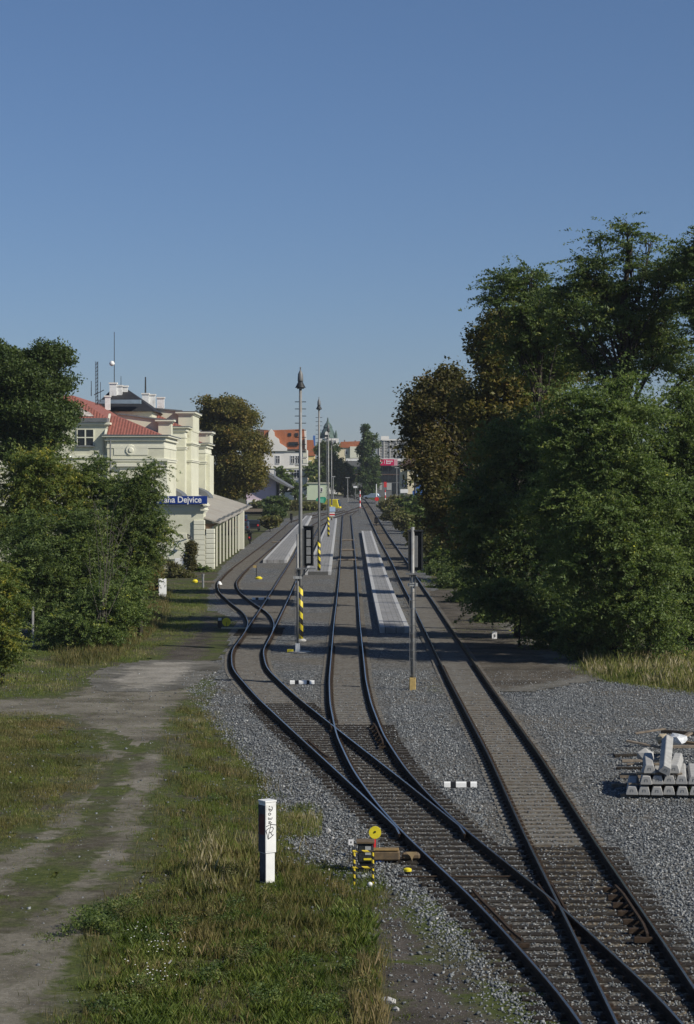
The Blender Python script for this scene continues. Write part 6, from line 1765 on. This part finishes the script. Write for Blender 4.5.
h.box('door', M['darkmetal'], 276.2, 278.5, 484, 497, 1, 5); h.box('white_panel', M['whiteplaster'], 247, 262, 500, 508, -.2, -.05)
h.box('low_wall', M['wood'], 240, 268, 508.5, 511.5, -3, -2.6)

# ------------------------------------------------------------------ vehicles and crossing gear
M['tail'] = plain('dull_red_lens', (.13, .02, .02), .35, var=.1)
def car(name, u, v, y, label, mat, W=1.8, L=4.4, Hh=1.5, cat='car', rear=True, rz=0.0, group=None):
    b = P(u, v, y)
    t = empty(name, (b.x, y, b.z), label, cat, group, rz)
    prof = [(0, .32), (0, .85), (.12, .95), (.5, Hh), (L * .55, Hh), (L * .72, 1.0), (L, .88), (L, .32)]
    mb = MB(); mb.prism([(-W / 2, a, z) for a, z in prof], (W, 0, 0)); mb.build('body', mat, t, bevel=.08)
    mb = MB(); mb.prism([(-W / 2 + .16, .06, .98), (W / 2 - .16, .06, .98), (W / 2 - .25, .44, Hh - .06), (-W / 2 + .25, .44, Hh - .06)], (0, -.03, .02)); mb.build('rear_window', M['glass'], t)
    wm = MB(); wm.tube([(-.11, 0, 0), (.11, 0, 0)], .32, 14); me = wm.mesh('wheel', M['tyre'])
    for x in (-W / 2 + .1, W / 2 - .1):
        for a in (.8, L - .8): link('wheel', me, t, (x, a, .32))
    for x in (-W / 2 + .14, W / 2 - .14):
        mb = MB(); mb.box(x - .12, x + .12, -.03, .02, .68, .92); mb.build('tail_light', M['red'] if 'bright red' in label else M['tail'], t)
    mb = MB(); mb.box(-W / 2, W / 2, -.08, .0, .35, .55); mb.build('bumper', M['darkmetal'], t)
    return t
car('parked_car', 252.5, 531, 292, 'dark parked car with bright red tail lights beside the scrub', M['carpaint'], group='cars parked by the station')
car('parked_car', 242, 533, 286, 'dark blue grey parked car half hidden by the canopy end column', plain('blue_grey_paint', (.07, .09, .12), .25, .3, var=.1), group='cars parked by the station')
car('parked_car', 240.5, 525.5, 305, 'dark estate car in the row behind, right at the canopy edge', plain('navy_paint', (.02, .03, .06), .25, .3, var=.1), group='cars parked by the station')
car('delivery_van', 296, 503, 470, 'white van parked behind the hedge below the white gabled house', M['white'], 2.1, 5.5, 2.4, 'van', rz=R(70))
car('delivery_van', 340.5, 511, 452, 'yellow van standing at the level crossing', M['yellow'], 2.1, 5.2, 2.5, 'van', rz=R(75))
car('parked_car', 380, 499, 560, 'pale blue car at the crossing below the crimson sign', plain('pale_blue_paint', (.25, .32, .4), .3, .2, var=.1), rz=R(80))
def simple(name, label, cat, u0, u1, v0, v1, y, d, mat, extra=None):
    a, b = P(u0, v1, y), P(u1, v0, y)
    t = empty(name, ((a.x + b.x) / 2, y, a.z), label, cat)
    W, Hh = b.x - a.x, b.z - a.z
    return t, W, Hh
t, W_, H_ = simple('container', 'green round-topped container beside the tracks', 'container', 316, 327, 497, 504.5, 460, 3, None)
mb = MB(); mb.prism([(-W_ / 2, 0, 0), (W_ / 2, 0, 0), (W_ / 2, 0, H_ * .7), (W_ * .3, 0, H_), (-W_ * .3, 0, H_), (-W_ / 2, 0, H_ * .7)], (0, 3, 0)); mb.build('shell', plain('green_paint', (.02, .26, .15), .5, var=.15), t)
mb = MB(); mb.box(-W_ * .2, W_ * .2, -.05, -.003, H_ * .2, H_ * .8); mb.build('hatch', plain('pale_green', (.12, .4, .28), .5, var=.1), t)
t, W_, H_ = simple('relay_box', 'small white box standing in the grass left of the green container', 'box', 312.2, 314.8, 502.5, 508.5, 430, 1, None)
mb = MB(); mb.box(-W_ / 2, W_ / 2, 0, .4, 0, H_ - .1); mb.build('housing', M['white'], t, bevel=.03); mb = MB(); mb.box(-W_ / 2 - .06, W_ / 2 + .06, -.06, .46, H_ - .098, H_); mb.build('lid', M['whiteplaster'], t)
t, W_, H_ = simple('barrier_gate', 'red and white horizontal barrier below the white gabled house', 'barrier', 283, 292, 502.4, 504.6, 440, 1, None)
mb = MB(); mb.box(-W_ / 2, W_ / 2, 0, .12, 0, H_); mb.build('boom', M['red'], t); mb = MB(); mb.box(-W_ / 2, -W_ / 2 + .5, -.02, .14, -.05, H_ + .05); mb.build('end_plate', M['white'], t); mb = MB(); mb.box(W_ / 2 - .2, W_ / 2, 0, .12, -1.2, 0); mb.build('post', M['greymetal'], t)
for u, v0, v1, y, lb in ((360, 490, 513, 398, 'raised red and white barrier boom left of the main track before the poplar'), (385.2, 489.5, 507, 430, 'upright red and white barrier post below the crimson sign'), (376.3, 484, 504, 470, 'thin white barrier boom at the right edge of the poplar')):
    a, b = P(u, v1, y), P(u, v0, y)
    t = empty('barrier_boom', a, lb, 'barrier', 'raised barrier booms at the level crossing')
    mb = MB(); mb.tube([(0, 0, 0), (0, 0, b.z - a.z)], [.16, .1], 8); mb.build('boom', M['stripe_red'] if 'thin' not in lb else M['white'], t)
    mb = MB(); mb.box(-.3, .3, -.2, .2, 0, 1.0); mb.build('drive_box', M['greymetal'], t, bevel=.04)
def roadsign(u, v, y, r, mat, label, shape='disc'):
    b = G(u, v); b = P(u, v, y)
    t = empty('road_sign', (b.x, y, T(y)), label, 'road sign')
    h_ = b.z - T(y)
    mb = MB(); mb.tube([(0, .05, 0), (0, .05, h_)], .06, 6); mb.build('post', M['galv'], t)
    mb = MB()
    if shape == 'disc': mb.tube([(0, -.04, h_), (0, .0, h_)], r, 18)
    else: mb.box(-r, r, -.04, .0, h_ - r * (1.9 if shape == 'tall' else .5), h_ + r * (1.9 if shape == 'tall' else .5))
    mb.build('panel', mat, t)
    return t
roadsign(376.8, 499, 420, .42, M['red'], 'round red road sign right of the main track at the crossing')
roadsign(355.3, 487, 560, .5, M['white'], 'white warning board among dark leaves left of the poplar', 'board')
t = roadsign(385.3, 484.6, 560, .38, M['red'], 'red advertising flag panel before the office entrance', 'tall')
roadsign(404.2, 491, 440, .8, M['white'], 'white sign board before the beige house', 'board')
# lamp posts in the street
for u, v0, v1, y, lb in ((347.6, 478, 502, 520, 'pale street post left of the poplar'), (396.7, 468, 496, 540, 'grey street lamp post before the office corner'), (333.2, 477, 504, 500, 'short grey post at the right of the far lamp masts')):
    a, b = P(u, v1, y), P(u, v0, y)
    t = empty('street_post', a, lb, 'post'); mb = MB(); mb.tube([(0, 0, 0), (0, 0, b.z - a.z)], [.16, .09], 8); mb.build('pole', M['galv'], t)
    mb = MB(); mb.box(-.5, .5, -.15, .15, b.z - a.z + .002, b.z - a.z + .18); mb.build('lamp_head', M['palepanel'], t)
# tall concrete catenary-like masts behind the lamps
for u, v0, v1, y, lb in ((327.2, 437, 522, 345, 'slim lattice mast just left of the third lamp mast'),):
    a, b = P(u, v1, y), P(u, v0, y)
    t = empty('lattice_mast', a, lb, 'mast'); mb = MB(); Hm = b.z - a.z
    for dx, dy in ((-.2, 0), (.2, 0), (0, .3)): mb.tube([(dx, dy, 0), (dx * .5, dy * .5, Hm)], .035, 5)
    for k in range(18): z = Hm * k / 18; mb.tube([(-.2, 0, z), (.2, 0, z + Hm / 18)], .025, 4); mb.tube([(.2, 0, z), (0, .3, z + Hm / 18)], .025, 4)
    mb.build('lattice', M['greymetal'], t); mb = MB(); mb.box(-.4, .4, -.2, .2, Hm, Hm + .35); mb.build('floodlight', M['darkmetal'], t)
# dark mesh fence on the right slope
a, b = G(411, 507), G(446, 535)
t = empty('mesh_fence', a, 'dark mesh fence running down the right slope below the chestnuts', 'fence')
d = b - a; n = 14
for k in range(n + 1):
    q = d * (k / n); zz = T(a.y + q.y) - T(a.y)
    mb = MB(); mb.tube([(0, 0, -.1), (0, 0, 1.7)], .05, 6); mb.build('post', M['darkmetal'], t, (q.x, q.y, zz))
mb = MB()
for k in range(n):
    q0, q1 = d * (k / n), d * ((k + 1) / n); z0_, z1_ = T(a.y + q0.y) - T(a.y), T(a.y + q1.y) - T(a.y)
    for j in range(9): mb.tube([(q0.x, q0.y, z0_ + .1 + j * .18), (q1.x, q1.y, z1_ + .1 + j * .18)], .02, 4, cap=False)
    for j in range(8): q = q0.lerp(q1, j / 8); zz = z0_ + (z1_ - z0_) * j / 8; mb.tube([(q.x, q.y, zz + .1), (q.x, q.y, zz + 1.6)], .015, 4, cap=False)
mb.build('wire_mesh', M['darkmetal'], t)
# ------------------------------------------------------------------ thin autumn haze
mb = MB(); mb.box(-700, 700, -80, 1300, -1.2, 48)
hz = mb.build('haze', None) if False else None
me = bpy.data.meshes.new('haze'); me.from_pydata(mb.v, [], mb.f)
mh = bpy.data.materials.new('thin_haze'); mh.use_nodes = True
nt = mh.node_tree; nt.nodes.clear()
pv = nt.nodes.new('ShaderNodeVolumePrincipled'); pv.inputs['Color'].default_value = (.82, .88, .95, 1); pv.inputs['Density'].default_value = .00012
pv.inputs['Anisotropy'].default_value = .2
o = nt.nodes.new('ShaderNodeOutputMaterial'); nt.links.new(pv.outputs[0], o.inputs['Volume'])
me.materials.append(mh)
tag(link('haze', me), kind='stuff')
